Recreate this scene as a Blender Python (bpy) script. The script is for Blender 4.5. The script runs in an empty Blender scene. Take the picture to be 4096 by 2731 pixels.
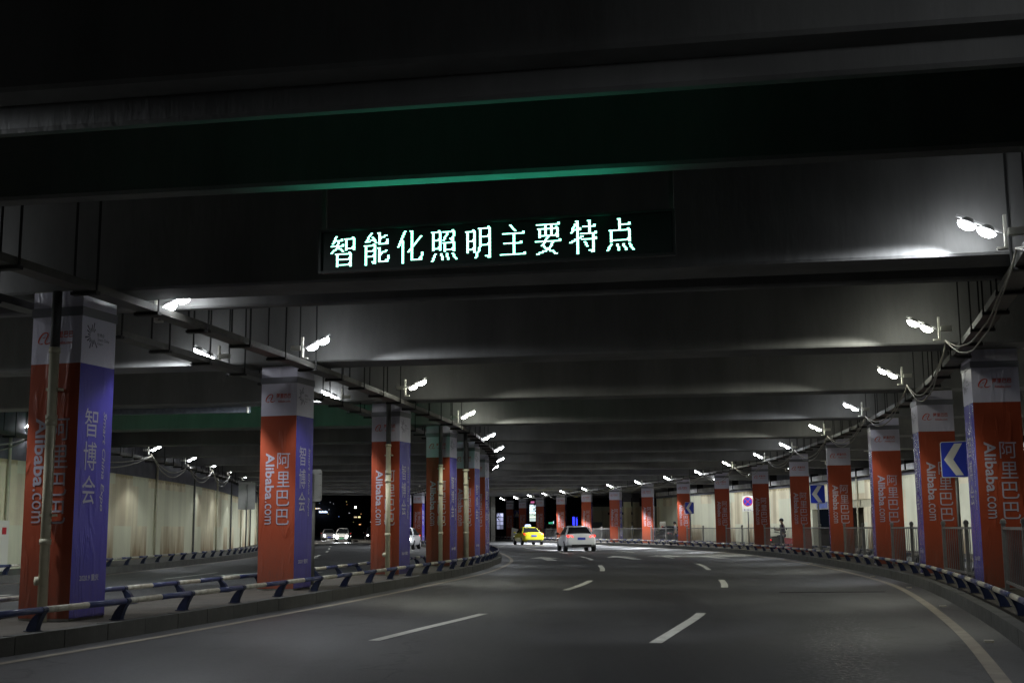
import bpy, bmesh, math, random
from mathutils import Vector, Matrix
random.seed(7)
SC = bpy.context.scene
COL = SC.collection
PI = math.pi
R = math.radians

# ------------------------------------------------------------------ camera, world, exposure
cam_d = bpy.data.cameras.new("camera")
cam_d.lens = 43.07; cam_d.sensor_width = 36.0; cam_d.clip_start = 0.1; cam_d.clip_end = 3000
cam = bpy.data.objects.new("camera", cam_d); COL.objects.link(cam)
_p, _r = 0.1515, -0.0075
_fw = Vector((0, math.cos(_p), math.sin(_p))); _up = Vector((0, -math.sin(_p), math.cos(_p))); _ri = Vector((1, 0, 0))
_ri2 = _ri*math.cos(_r) + _up*math.sin(_r); _up2 = _up*math.cos(_r) - _ri*math.sin(_r)
_m = Matrix((_ri2, _up2, -_fw)).transposed().to_4x4(); _m.translation = (0, 0, 1.38)
cam.matrix_world = _m
SC.camera = cam
w = bpy.data.worlds.new("World"); SC.world = w; w.use_nodes = True
bg = w.node_tree.nodes["Background"]; bg.inputs[0].default_value = (0.25, 0.35, 0.55, 1); bg.inputs[1].default_value = 0.012
SC.view_settings.view_transform = 'Standard'; SC.view_settings.look = 'None'
SC.view_settings.exposure = 0.0; SC.view_settings.gamma = 1.0; SC.view_settings.use_curve_mapping = False
SC.cycles.use_denoising = True
SC.cycles.max_bounces = 5; SC.cycles.diffuse_bounces = 3; SC.cycles.glossy_bounces = 3
SC.cycles.sample_clamp_indirect = 3.0; SC.cycles.sample_clamp_direct = 0.0
SC.cycles.use_light_tree = True
LAMP_W = 140.0
RZ = 0.08      # road surface; the kerbed islands stand 0.20 m above it

# ------------------------------------------------------------------ helpers
ORD = ['first','second','third','fourth','fifth','sixth','seventh','eighth','ninth','tenth','eleventh','twelfth','thirteenth','fourteenth','fifteenth','sixteenth','seventeenth','eighteenth','nineteenth','twentieth']
def tag(o, label=None, cat=None, group=None, kind=None):
    if label: o['label'] = label
    if cat: o['category'] = cat
    if group: o['group'] = group
    if kind: o['kind'] = kind
    return o
def link(name, data, parent=None, loc=None, rz=None):
    o = bpy.data.objects.new(name, data); COL.objects.link(o)
    if parent is not None: o.parent = parent
    if loc is not None: o.location = loc
    if rz is not None: o.rotation_euler = (0, 0, rz)
    return o
def empty(name, label, cat, loc=(0,0,0), rz=0, group=None):
    o = link(name, None, None, loc, rz); o.empty_display_size = 0.3
    return tag(o, label, cat, group)
def copy_tree(o, parent=None):
    c = o.copy(); COL.objects.link(c); c.parent = parent
    for ch in list(o.children): copy_tree(ch, c)
    return c
class MB:
    def __init__(s): s.v=[]; s.f=[]; s.m=[]
    def add(s, vs, fs, mi=0):
        n=len(s.v); s.v += [tuple(v) for v in vs]; s.f += [tuple(i+n for i in f) for f in fs]; s.m += [mi]*len(fs); return s
    def box(s, x0,y0,z0,x1,y1,z1, mi=0, M=None):
        vs=[Vector(p) for p in ((x0,y0,z0),(x1,y0,z0),(x1,y1,z0),(x0,y1,z0),(x0,y0,z1),(x1,y0,z1),(x1,y1,z1),(x0,y1,z1))]
        if M is not None: vs=[M@v for v in vs]
        return s.add(vs,[(0,3,2,1),(4,5,6,7),(0,1,5,4),(1,2,6,5),(2,3,7,6),(3,0,4,7)],mi)
    def tube(s, pts, r, n=8, mi=0, caps=True):
        pts=[Vector(p) for p in pts]; rings=[]
        rs = r if isinstance(r,(list,tuple)) else [r]*len(pts)
        for i,p in enumerate(pts):
            t=(pts[min(i+1,len(pts)-1)]-pts[max(i-1,0)]).normalized()
            a=Vector((0,0,1)) if abs(t.z)<0.9 else Vector((1,0,0))
            u=t.cross(a).normalized(); v=t.cross(u)
            rings.append([p+(u*math.cos(2*PI*k/n)+v*math.sin(2*PI*k/n))*rs[i] for k in range(n)])
        vs=[q for rg in rings for q in rg]; fs=[]
        for i in range(len(pts)-1):
            for k in range(n): fs.append((i*n+k,i*n+(k+1)%n,(i+1)*n+(k+1)%n,(i+1)*n+k))
        if caps: fs.append(tuple(range(n-1,-1,-1))); fs.append(tuple((len(pts)-1)*n+k for k in range(n)))
        return s.add(vs,fs,mi)
    def prism(s, poly, z0, z1, mi=0):
        n=len(poly); vs=[(x,y,z0) for x,y in poly]+[(x,y,z1) for x,y in poly]
        fs=[tuple(range(n-1,-1,-1)),tuple(range(n,2*n))]+[(i,(i+1)%n,n+(i+1)%n,n+i) for i in range(n)]
        return s.add(vs,fs,mi)
    def mesh(s, name, mats, smooth=False, recalc=True):
        me=bpy.data.meshes.new(name); me.from_pydata(s.v,[],s.f)
        for m in (mats if isinstance(mats,(list,tuple)) else [mats]): me.materials.append(m)
        for p,mi in zip(me.polygons,s.m): p.material_index=mi; p.use_smooth=smooth
        if recalc:
            b=bmesh.new(); b.from_mesh(me); bmesh.ops.recalc_face_normals(b,faces=b.faces); b.to_mesh(me); b.free()
        me.update(); return me
    def obj(s, name, mats, parent=None, loc=None, rz=None, smooth=False, recalc=True):
        return link(name, s.mesh(name,mats,smooth,recalc), parent, loc, rz)
def bevel(o, wd=0.01, seg=2):
    m=o.modifiers.new('bevel','BEVEL'); m.width=wd; m.segments=seg; m.limit_method='ANGLE'; return o

def mat(name, col, rough=0.6, metal=0.0, var=0.0, scale=3.0, bump=0.0, bscale=30.0, spec=0.5, coat=0.0, col2=None, emit=None, estr=0.0, stretch=None):
    m=bpy.data.materials.new(name); m.use_nodes=True; nt=m.node_tree; N=nt.nodes; L=nt.links
    b=N["Principled BSDF"]; b.inputs['Base Color'].default_value=(*col,1); b.inputs['Roughness'].default_value=rough
    b.inputs['Metallic'].default_value=metal; b.inputs['Specular IOR Level'].default_value=spec; b.inputs['Coat Weight'].default_value=coat
    if coat: b.inputs['Coat Roughness'].default_value=0.05
    if emit: b.inputs['Emission Color'].default_value=(*emit,1); b.inputs['Emission Strength'].default_value=estr
    if var or col2 or bump:
        tc=N.new('ShaderNodeTexCoord'); mp=N.new('ShaderNodeMapping'); L.new(tc.outputs['Object'],mp.inputs[0])
        if stretch: mp.inputs['Scale'].default_value=stretch
    if var or col2:
        nz=N.new('ShaderNodeTexNoise'); nz.inputs['Scale'].default_value=scale; nz.inputs['Detail'].default_value=6; nz.inputs['Roughness'].default_value=0.65
        L.new(mp.outputs[0],nz.inputs['Vector'])
        cr=N.new('ShaderNodeValToRGB'); L.new(nz.outputs['Fac'],cr.inputs[0])
        c2=col2 or tuple(max(0,c*(1-var)) for c in col); c1=col if col2 else tuple(min(1,c*(1+var)) for c in col)
        cr.color_ramp.elements[0].position=0.32; cr.color_ramp.elements[0].color=(*c2,1)
        cr.color_ramp.elements[1].position=0.68; cr.color_ramp.elements[1].color=(*c1,1)
        L.new(cr.outputs[0],b.inputs['Base Color'])
    if bump:
        n2=N.new('ShaderNodeTexNoise'); n2.inputs['Scale'].default_value=bscale; n2.inputs['Detail'].default_value=4; L.new(mp.outputs[0],n2.inputs['Vector'])
        bp=N.new('ShaderNodeBump'); bp.inputs['Strength'].default_value=bump; bp.inputs['Distance'].default_value=0.02
        L.new(n2.outputs['Fac'],bp.inputs['Height']); L.new(bp.outputs[0],b.inputs['Normal'])
    return m
def emis(name, col, s):
    return mat(name,(0.02,0.02,0.02),0.5,emit=col,estr=s)

# vinyl banner material: glossy, creased
def vinyl(name, col, rough=0.32, spec=0.6):
    m=mat(name,col,rough,var=0.06,scale=1.3,spec=spec); nt=m.node_tree; N=nt.nodes; L=nt.links; b=N["Principled BSDF"]
    tc=N.new('ShaderNodeTexCoord'); oi=N.new('ShaderNodeObjectInfo'); ad=N.new('ShaderNodeVectorMath'); ad.operation='ADD'
    cx=N.new('ShaderNodeMath'); cx.operation='MULTIPLY'; cx.inputs[1].default_value=37.0
    L.new(oi.outputs['Random'],cx.inputs[0]); L.new(tc.outputs['Object'],ad.inputs[0]); L.new(cx.outputs[0],ad.inputs[1])
    mp=N.new('ShaderNodeMapping'); mp.inputs['Scale'].default_value=(2.2,2.2,0.5); mp.inputs['Rotation'].default_value=(0.15,0.2,0); L.new(ad.outputs[0],mp.inputs[0])
    n1=N.new('ShaderNodeTexNoise'); n1.inputs['Scale'].default_value=1.6; n1.inputs['Detail'].default_value=3; n1.inputs['Distortion'].default_value=1.4; L.new(mp.outputs[0],n1.inputs['Vector'])
    n2=N.new('ShaderNodeTexNoise'); n2.inputs['Scale'].default_value=9; n2.inputs['Detail'].default_value=2; n2.inputs['Distortion'].default_value=2.0; L.new(mp.outputs[0],n2.inputs['Vector'])
    r=N.new('ShaderNodeMapRange'); r.inputs[1].default_value=0.52; r.inputs[2].default_value=0.75; L.new(n1.outputs['Fac'],r.inputs[0])
    mu=N.new('ShaderNodeMath'); mu.operation='MULTIPLY'; L.new(r.outputs[0],mu.inputs[0]); L.new(n2.outputs['Fac'],mu.inputs[1])
    ad2=N.new('ShaderNodeMath'); ad2.operation='MULTIPLY_ADD'; L.new(n1.outputs['Fac'],ad2.inputs[0]); ad2.inputs[1].default_value=0.6; L.new(mu.outputs[0],ad2.inputs[2])
    bp=N.new('ShaderNodeBump'); bp.inputs['Strength'].default_value=0.5; bp.inputs['Distance'].default_value=0.035; L.new(ad2.outputs[0],bp.inputs['Height']); L.new(bp.outputs[0],b.inputs['Normal'])
    src=b.inputs['Base Color'].links[0].from_socket
    rv=N.new('ShaderNodeMapRange'); rv.inputs[3].default_value=0.82; rv.inputs[4].default_value=1.12; L.new(oi.outputs['Random'],rv.inputs[0])
    m1=N.new('ShaderNodeMix'); m1.data_type='RGBA'; m1.blend_type='MULTIPLY'; m1.inputs[0].default_value=1; L.new(src,m1.inputs[6]); L.new(rv.outputs[0],m1.inputs[7])
    sp=N.new('ShaderNodeSeparateXYZ'); L.new(tc.outputs['Object'],sp.inputs[0]); zr=N.new('ShaderNodeMapRange'); zr.inputs[1].default_value=1.1; zr.inputs[2].default_value=0.0; L.new(sp.outputs['Z'],zr.inputs[0])
    zm=N.new('ShaderNodeMath'); zm.operation='MULTIPLY'; L.new(zr.outputs[0],zm.inputs[0]); L.new(n2.outputs['Fac'],zm.inputs[1])
    m2=N.new('ShaderNodeMix'); m2.data_type='RGBA'; L.new(zm.outputs[0],m2.inputs[0]); L.new(m1.outputs[2],m2.inputs[6]); m2.inputs[7].default_value=(.09,.075,.06,1)
    L.new(m2.outputs[2],b.inputs['Base Color'])
    return m

M={}
M['concrete']=mat('concrete_ceiling',(0.19,0.19,0.188),0.8,var=0.22,scale=1.1,bump=0.3,bscale=14,spec=0.3,stretch=(0.9,0.9,0.22))
M['column_concrete']=mat('column_concrete',(0.3,0.29,0.26),0.85,var=0.2,scale=4,bump=0.3)
M['kerb']=mat('kerb_stone',(0.075,0.073,0.066),0.8,var=0.28,scale=2.2,bump=0.3,bscale=40)
M['median']=mat('median_dirt',(0.055,0.046,0.035),0.9,var=0.3,scale=2.5,bump=0.5,bscale=25)
M['orange']=vinyl('orange_vinyl',(0.34,0.062,0.026),0.45,spec=.28); M['blue']=vinyl('blue_vinyl',(0.072,0.058,0.36),0.24,spec=.36); M['white_v']=vinyl('white_vinyl',(0.64,0.62,0.74),0.34)
M['tie_grey']=mat('clear_tape_grey',(0.2,0.2,0.23),0.4)
M['print_white']=mat('print_pale',(0.38,0.36,0.43),0.4); M['print_red']=mat('print_red',(0.55,0.06,0.03),0.4); M['print_dark']=mat('print_dark',(0.05,0.05,0.12),0.4)
M['rail_white']=mat('rail_white_paint',(0.55,0.53,0.44),0.4,scale=9,bump=0.15,col2=(0.30,0.26,0.19)); M['rail_blue']=mat('rail_blue_paint',(0.045,0.055,0.13),0.35,var=0.2,scale=12)
M['rail_post']=mat('rail_post_blue',(0.010,0.016,0.045),0.4,var=0.25,scale=10)
M['fence']=mat('fence_galvanised',(0.22,0.22,0.215),0.45,metal=0.5,var=0.15,scale=8)
M['pipe_beige']=mat('pipe_beige',(0.5,0.47,0.34),0.5,var=0.12,scale=5); M['pipe_grey']=mat('pipe_dark_grey',(0.06,0.06,0.06),0.6)
M['tray']=mat('tray_steel_grey',(0.10,0.098,0.09),0.55,metal=0.2,var=0.2,scale=6); M['rod']=mat('rod_dark',(0.02,0.02,0.02),0.7)
M['bracket']=mat('bracket_white',(0.7,0.69,0.62),0.5); M['cable']=mat('cable_pale',(0.27,0.255,0.21),0.5,var=0.2,scale=20); M['cable_dark']=mat('cable_dark',(0.06,0.06,0.055),0.6)
M['lens']=emis('lamp_lens',(0.93,0.97,1.0),38); M['lens_warm']=emis('lamp_lens_warm',(0.98,1.0,0.86),38)
M['housing']=mat('lamp_housing',(0.3,0.3,0.3),0.5,metal=0.5)
M['black']=mat('black_plastic',(0.012,0.012,0.013),0.45); M['tyre']=mat('tyre_rubber',(0.015,0.015,0.016),0.85); M['rim']=mat('rim_alloy',(0.35,0.35,0.36),0.35,metal=0.8)
M['glass']=mat('car_glass',(0.012,0.014,0.016),0.06,spec=0.8)
M['sign_back']=mat('sign_back_aluminium',(0.36,0.36,0.34),0.5,metal=0.35,var=0.08,scale=5); M['sign_blue']=mat('sign_blue',(0.01,0.03,0.38),0.35); M['sign_white']=mat('sign_white',(0.62,0.6,0.52),0.4); M['sign_red']=mat('sign_red',(0.45,0.015,0.02),0.4)
M['pole']=mat('pole_steel',(0.16,0.16,0.15),0.5,metal=0.4,var=0.2,scale=6)
M['dark']=mat('dark_void_paint',(0.03,0.03,0.03),0.9)
M['paint']=None

# painted wall: cream, stained at foot and under the band, vertical streaks and repainted squares
def wall_mat(name, base, top_z, patch=True):
    m=mat(name,base,0.75,var=0.07,scale=1.2,bump=0.15,bscale=12); nt=m.node_tree; N=nt.nodes; L=nt.links; b=N["Principled BSDF"]
    src=b.inputs['Base Color'].links[0].from_socket
    tc=N.new('ShaderNodeTexCoord'); sp=N.new('ShaderNodeSeparateXYZ'); L.new(tc.outputs['Object'],sp.inputs[0])
    mp=N.new('ShaderNodeMapping'); mp.inputs['Scale'].default_value=(1.6,1.6,0.22); L.new(tc.outputs['Object'],mp.inputs[0])
    n=N.new('ShaderNodeTexNoise'); n.inputs['Scale'].default_value=2.2; n.inputs['Detail'].default_value=7; n.inputs['Roughness'].default_value=0.7; L.new(mp.outputs[0],n.inputs['Vector'])
    zz=N.new('ShaderNodeMapRange'); zz.inputs[1].default_value=2.0; zz.inputs[2].default_value=0.25; L.new(sp.outputs['Z'],zz.inputs[0])
    mu=N.new('ShaderNodeMath'); mu.operation='MULTIPLY'; L.new(zz.outputs[0],mu.inputs[0]); L.new(n.outputs['Fac'],mu.inputs[1])
    r=N.new('ShaderNodeMapRange'); r.inputs[1].default_value=0.12; r.inputs[2].default_value=0.5; L.new(mu.outputs[0],r.inputs[0])
    mx=N.new('ShaderNodeMix'); mx.data_type='RGBA'; L.new(r.outputs[0],mx.inputs[0]); L.new(src,mx.inputs[6]); mx.inputs[7].default_value=(0.24,0.17,0.09,1)
    # streaks
    n3=N.new('ShaderNodeTexNoise'); n3.inputs['Scale'].default_value=1.0; n3.inputs['Detail'].default_value=5; mp3=N.new('ShaderNodeMapping'); mp3.inputs['Scale'].default_value=(3.5,1.2,0.06); L.new(tc.outputs['Object'],mp3.inputs[0]); L.new(mp3.outputs[0],n3.inputs['Vector'])
    r3=N.new('ShaderNodeMapRange'); r3.inputs[1].default_value=0.46; r3.inputs[2].default_value=0.66; r3.inputs[4].default_value=0.55; L.new(n3.outputs['Fac'],r3.inputs[0])
    mx3=N.new('ShaderNodeMix'); mx3.data_type='RGBA'; L.new(r3.outputs[0],mx3.inputs[0]); L.new(mx.outputs[2],mx3.inputs[6]); mx3.inputs[7].default_value=(0.33,0.25,0.14,1)
    # stain just under the dark band
    zt=N.new('ShaderNodeMapRange'); zt.inputs[1].default_value=top_z-0.4; zt.inputs[2].default_value=top_z; L.new(sp.outputs['Z'],zt.inputs[0])
    mt=N.new('ShaderNodeMath'); mt.operation='MULTIPLY'; L.new(zt.outputs[0],mt.inputs[0]); L.new(n.outputs['Fac'],mt.inputs[1])
    rt=N.new('ShaderNodeMapRange'); rt.inputs[1].default_value=0.3; rt.inputs[2].default_value=0.42; rt.inputs[4].default_value=0.7; L.new(mt.outputs[0],rt.inputs[0])
    mx4=N.new('ShaderNodeMix'); mx4.data_type='RGBA'; L.new(rt.outputs[0],mx4.inputs[0]); L.new(mx3.outputs[2],mx4.inputs[6]); mx4.inputs[7].default_value=(0.33,0.25,0.1,1)
    last=mx4.outputs[2]
    if patch:
        br=N.new('ShaderNodeTexBrick'); br.inputs['Scale'].default_value=1.0; br.inputs['Brick Width'].default_value=2.3; br.inputs['Row Height'].default_value=1.6; br.inputs['Mortar Size'].default_value=0.0
        br.inputs['Color1'].default_value=(0,0,0,1); br.inputs['Color2'].default_value=(1,1,1,1); br.offset=0.37
        cb=N.new('ShaderNodeCombineXYZ'); L.new(sp.outputs['Y'],cb.inputs[0]); L.new(sp.outputs['Z'],cb.inputs[1]); L.new(cb.outputs[0],br.inputs['Vector'])
        mxp=N.new('ShaderNodeMix'); mxp.data_type='RGBA'; mxp.blend_type='MIX'
        rp=N.new('ShaderNodeMapRange'); rp.inputs[1].default_value=0.5; rp.inputs[2].default_value=0.52; rp.inputs[4].default_value=0.62; L.new(br.outputs['Color'],rp.inputs[0])
        L.new(rp.outputs[0],mxp.inputs[0]); L.new(last,mxp.inputs[6]); mxp.inputs[7].default_value=(base[0]*0.88,base[1]*1.0,base[2]*1.08,1); last=mxp.outputs[2]
    L.new(last,b.inputs['Base Color'])
    return m
M['wall_left']=wall_mat('painted_wall_left',(0.76,0.70,0.49),3.6); M['wall_right']=wall_mat('painted_wall_right',(0.80,0.73,0.53),3.9)
M['band']=mat('dark_band_paint',(0.1,0.1,0.115),0.7,var=0.25,scale=2)

def asphalt():
    m=mat('asphalt',(0.055,0.055,0.056),0.5,spec=0.45); nt=m.node_tree; N=nt.nodes; L=nt.links; b=N["Principled BSDF"]
    tc=N.new('ShaderNodeTexCoord'); O=tc.outputs['Object']
    def noise(sc,det=4,rough=0.6,st=None):
        n=N.new('ShaderNodeTexNoise'); n.inputs['Scale'].default_value=sc; n.inputs['Detail'].default_value=det; n.inputs['Roughness'].default_value=rough
        if st:
            mp=N.new('ShaderNodeMapping'); mp.inputs['Scale'].default_value=st; mp.inputs['Rotation'].default_value=(0,0,R(12)); L.new(O,mp.inputs[0]); L.new(mp.outputs[0],n.inputs['Vector'])
        else: L.new(O,n.inputs['Vector'])
        return n.outputs['Fac']
    big=noise(0.5,6,0.6,(1,0.12,1)); fine=noise(55,3,0.7); grit=noise(140,2,0.5)
    cr=N.new('ShaderNodeValToRGB'); L.new(big,cr.inputs[0]); cr.color_ramp.elements[0].position=0.3; cr.color_ramp.elements[0].color=(0.034,0.034,0.036,1); cr.color_ramp.elements[1].position=0.72; cr.color_ramp.elements[1].color=(0.078,0.077,0.076,1)
    cf=N.new('ShaderNodeMapRange'); cf.inputs[1].default_value=0.3; cf.inputs[2].default_value=0.75; cf.inputs[3].default_value=0.55; cf.inputs[4].default_value=1.55; midn=noise(13,5,0.8); mxn=N.new('ShaderNodeMath'); mxn.operation='MULTIPLY_ADD'; mxn.inputs[1].default_value=0.55; L.new(midn,mxn.inputs[0]); hf=N.new('ShaderNodeMath'); hf.operation='MULTIPLY'; hf.inputs[1].default_value=0.5; L.new(fine,hf.inputs[0]); L.new(hf.outputs[0],mxn.inputs[2]); L.new(mxn.outputs[0],cf.inputs[0])
    mm=N.new('ShaderNodeMix'); mm.data_type='RGBA'; mm.blend_type='MULTIPLY'; mm.inputs[0].default_value=1.0; L.new(cr.outputs[0],mm.inputs[6]); L.new(cf.outputs[0],mm.inputs[7]); # oil blotches and hairline cracks
    bl=noise(0.8,5,0.7); br_=N.new('ShaderNodeMapRange'); br_.inputs[1].default_value=0.56; br_.inputs[2].default_value=0.70; br_.inputs[3].default_value=1.0; br_.inputs[4].default_value=0.66; L.new(bl,br_.inputs[0])
    wn2=N.new('ShaderNodeTexNoise'); wn2.inputs['Scale'].default_value=1.3; wn2.inputs['Detail'].default_value=5; L.new(O,wn2.inputs['Vector'])
    va=N.new('ShaderNodeVectorMath'); va.operation='MULTIPLY_ADD'; va.inputs[1].default_value=(1.6,1.6,0); L.new(wn2.outputs['Color'],va.inputs[0]); L.new(O,va.inputs[2])
    vo=N.new('ShaderNodeTexVoronoi'); vo.feature='DISTANCE_TO_EDGE'; vo.inputs['Scale'].default_value=0.16; L.new(va.outputs[0],vo.inputs['Vector'])
    vr=N.new('ShaderNodeMapRange'); vr.inputs[1].default_value=0.0; vr.inputs[2].default_value=0.006; vr.inputs[3].default_value=0.45; vr.inputs[4].default_value=1.0; L.new(vo.outputs['Distance'],vr.inputs[0])
    mq=N.new('ShaderNodeMath'); mq.operation='MULTIPLY'; L.new(br_.outputs[0],mq.inputs[0]); L.new(vr.outputs[0],mq.inputs[1])
    m3=N.new('ShaderNodeMix'); m3.data_type='RGBA'; m3.blend_type='MULTIPLY'; m3.inputs[0].default_value=1.0; L.new(mm.outputs[2],m3.inputs[6]); L.new(mq.outputs[0],m3.inputs[7]); L.new(m3.outputs[2],b.inputs['Base Color'])
    # wet patch: soft ellipse around (4.6,16)
    sp=N.new('ShaderNodeSeparateXYZ'); L.new(O,sp.inputs[0])
    def lin(sock,off,k):
        a=N.new('ShaderNodeMath'); a.operation='MULTIPLY_ADD'; a.inputs[1].default_value=k; a.inputs[2].default_value=-off*k; L.new(sock,a.inputs[0]); return a.outputs[0]
    # skewed coordinate across the patch
    sk=N.new('ShaderNodeMath'); sk.operation='MULTIPLY_ADD'; sk.inputs[1].default_value=-0.26; L.new(sp.outputs['Y'],sk.inputs[0]); L.new(sp.outputs['X'],sk.inputs[2])
    u=lin(sk.outputs[0],0.02,1/0.65); v=lin(sp.outputs['Y'],13.0,1/8.5)
    cb=N.new('ShaderNodeCombineXYZ'); L.new(u,cb.inputs[0]); L.new(v,cb.inputs[1]); ln=N.new('ShaderNodeVectorMath'); ln.operation='LENGTH'; L.new(cb.outputs[0],ln.inputs[0])
    wn=noise(1.6,6,0.75); ws=N.new('ShaderNodeMath'); ws.operation='MULTIPLY_ADD'; ws.inputs[1].default_value=1.3; ws.inputs[2].default_value=-0.65; L.new(wn,ws.inputs[0])
    wa=N.new('ShaderNodeMath'); wa.operation='ADD'; L.new(ln.outputs['Value'],wa.inputs[0]); L.new(ws.outputs[0],wa.inputs[1])
    wet=N.new('ShaderNodeMapRange'); wet.inputs[1].default_value=1.0; wet.inputs[2].default_value=0.1; L.new(wa.outputs[0],wet.inputs[0])
    spk=noise(17,4,0.75,(1,0.8,1)); sr=N.new('ShaderNodeMapRange'); sr.inputs[1].default_value=0.50; sr.inputs[2].default_value=0.60; L.new(spk,sr.inputs[0]); wm=N.new('ShaderNodeMath'); wm.operation='MULTIPLY'; L.new(wet.outputs[0],wm.inputs[0]); L.new(sr.outputs[0],wm.inputs[1])
    rb=N.new('ShaderNodeMapRange'); rb.inputs[1].default_value=0.3; rb.inputs[2].default_value=0.7; rb.inputs[3].default_value=0.40; rb.inputs[4].default_value=0.60; L.new(big,rb.inputs[0])
    mr=N.new('ShaderNodeMix'); mr.data_type='FLOAT'; L.new(wm.outputs[0],mr.inputs[0]); L.new(rb.outputs[0],mr.inputs[2]); mr.inputs[3].default_value=0.15; L.new(mr.outputs[0],b.inputs['Roughness'])
    hs=N.new('ShaderNodeMath'); hs.operation='MULTIPLY_ADD'; hs.inputs[1].default_value=0.5; L.new(grit,hs.inputs[0]); L.new(fine,hs.inputs[2])
    bp=N.new('ShaderNodeBump'); bs=N.new('ShaderNodeMapRange'); bs.inputs[3].default_value=.55; bs.inputs[4].default_value=.06; L.new(wm.outputs[0],bs.inputs[0]); L.new(bs.outputs[0],bp.inputs['Strength']); bp.inputs['Distance'].default_value=0.012; L.new(hs.outputs[0],bp.inputs['Height']); L.new(bp.outputs[0],b.inputs['Normal'])
    return m
M['asphalt']=asphalt()
M['roadpaint']=mat('road_paint',(0.72,0.71,0.64),0.55,var=0.25,scale=6,bump=0.25,bscale=60,col2=(0.5,0.49,0.44))
M['edgepaint']=mat('edge_line_paint',(0.36,0.31,0.23),0.6,var=0.2,scale=3,bump=0.2,col2=(0.22,0.19,0.15))
M['soil']=mat('dark_ground',(0.05,0.05,0.05),0.9,var=0.3,scale=0.3)

# ------------------------------------------------------------------ curves of the road
def spline(pts):
    P=[Vector((a,b,0)) for a,b in pts]; out=[]
    for i in range(len(P)-1):
        p0=P[max(i-1,0)];p1=P[i];p2=P[i+1];p3=P[min(i+2,len(P)-1)]
        n=max(2,int((p2-p1).length/0.5))
        for k in range(n):
            t=k/n
            out.append(0.5*((2*p1)+(p2-p0)*t+(2*p0-5*p1+4*p2-p3)*t*t+(3*p1-p0-3*p2+p3)*t*t*t))
    out.append(P[-1]); return out
class Curve:
    def __init__(s, pts, smooth=12):
        q=spline(pts)
        for _ in range(smooth):
            q=[q[0]]+[(q[i-1]+2*q[i]+q[i+1])/4 for i in range(1,len(q)-1)]+[q[-1]]
        s.q=q; s.s=[0]
        for a,b in zip(q,q[1:]): s.s.append(s.s[-1]+(b-a).length)
        s.len=s.s[-1]
    def at(s, d):   # position, tangent at arc length
        d=max(0,min(s.len-1e-6,d)); lo,hi=0,len(s.s)-1
        while hi-lo>1:
            mid=(lo+hi)//2
            if s.s[mid]<=d: lo=mid
            else: hi=mid
        t=(d-s.s[lo])/(s.s[hi]-s.s[lo]); T=(s.q[hi]-s.q[lo]).normalized()
        return s.q[lo].lerp(s.q[hi],t),T
    def pos(s, d, off=0, z=0):
        p,T=s.at(d); T2=(s.at(d+0.8)[0]-s.at(d-0.8)[0]).normalized(); n=Vector((T2.y,-T2.x,0)); q=p+n*off; return Vector((q.x,q.y,z))
    def head(s,d): T=(s.at(d+0.8)[0]-s.at(d-0.8)[0]).normalized(); return math.atan2(T.y,T.x)
    def sy(s, y):  # arc length at given y
        for i,p in enumerate(s.q):
            if p.y>=y: return s.s[i]
        return s.len
KR=Curve([(-4.6,-22),(-0.6,-7),(1.5,0),(3.55,7.2),(5.28,13),(6.28,16.65),(7.84,22.9),(9.1,29),(10.2,37.5),(10.85,45),(11.25,52),(11.35,58),(11.05,66),(10.35,74),(9.3,82),(7.9,90),(6.2,98),(4.4,107),(2.4,117),(-0.6,132),(-6,160)])
KL=Curve([(-15.5,-22),(-11.2,-7),(-9.0,0),(-7.1,7),(-5.42,13.2),(-4.9,15.3),(-4.25,18.5),(-3.5,22.4),(-2.8,26.5),(-2.0,31.8),(-1.25,37.1),(-0.75,43.5),(-0.5,50),(-0.62,57),(-1.0,65),(-1.7,73),(-2.7,81),(-4.0,89),(-5.5,97),(-7.3,105),(-10.5,118),(-15,135),(-22.5,160)])
KF=Curve([(-27,-22),(-22.6,-7),(-20.6,0),(-18.6,7),(-16.6,14),(-15.0,21),(-13.7,28),(-12.95,34),(-12.65,40),(-12.6,46),(-12.7,52),(-12.9,58),(-13.35,64),(-14.2,72),(-15.3,80),(-16.4,88),(-17.9,99),(-20.4,112),(-24.5,130),(-33,160)])
def strip(C, s0, s1, o0, o1, z, step=1.0):
    mb=MB(); n=max(1,int((s1-s0)/step)); vs=[]
    for i in range(n+1):
        d=s0+(s1-s0)*i/n; vs.append(C.pos(d,o0,z)); vs.append(C.pos(d,o1,z))
    return mb.add(vs,[(2*i,2*i+1,2*i+3,2*i+2) for i in range(n)])
def extrude_along(C, s0, s1, prof, step=1.0, mb=None, mi=0, closed=True):  # prof: list of (off,z)
    mb=mb or MB(); n=max(1,int((s1-s0)/step)); m=len(prof); vs=[];fs=[]
    for i in range(n+1):
        d=s0+(s1-s0)*i/n
        for o,z in prof: vs.append(C.pos(d,o,z))
    for i in range(n):
        for k in range(m if closed else m-1):
            a=i*m+k;b=i*m+(k+1)%m; fs.append((a,b,b+m,a+m))
    if closed: fs.append(tuple(range(m-1,-1,-1))); fs.append(tuple(n*m+k for k in range(m)))
    return mb.add(vs,fs,mi)

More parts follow.
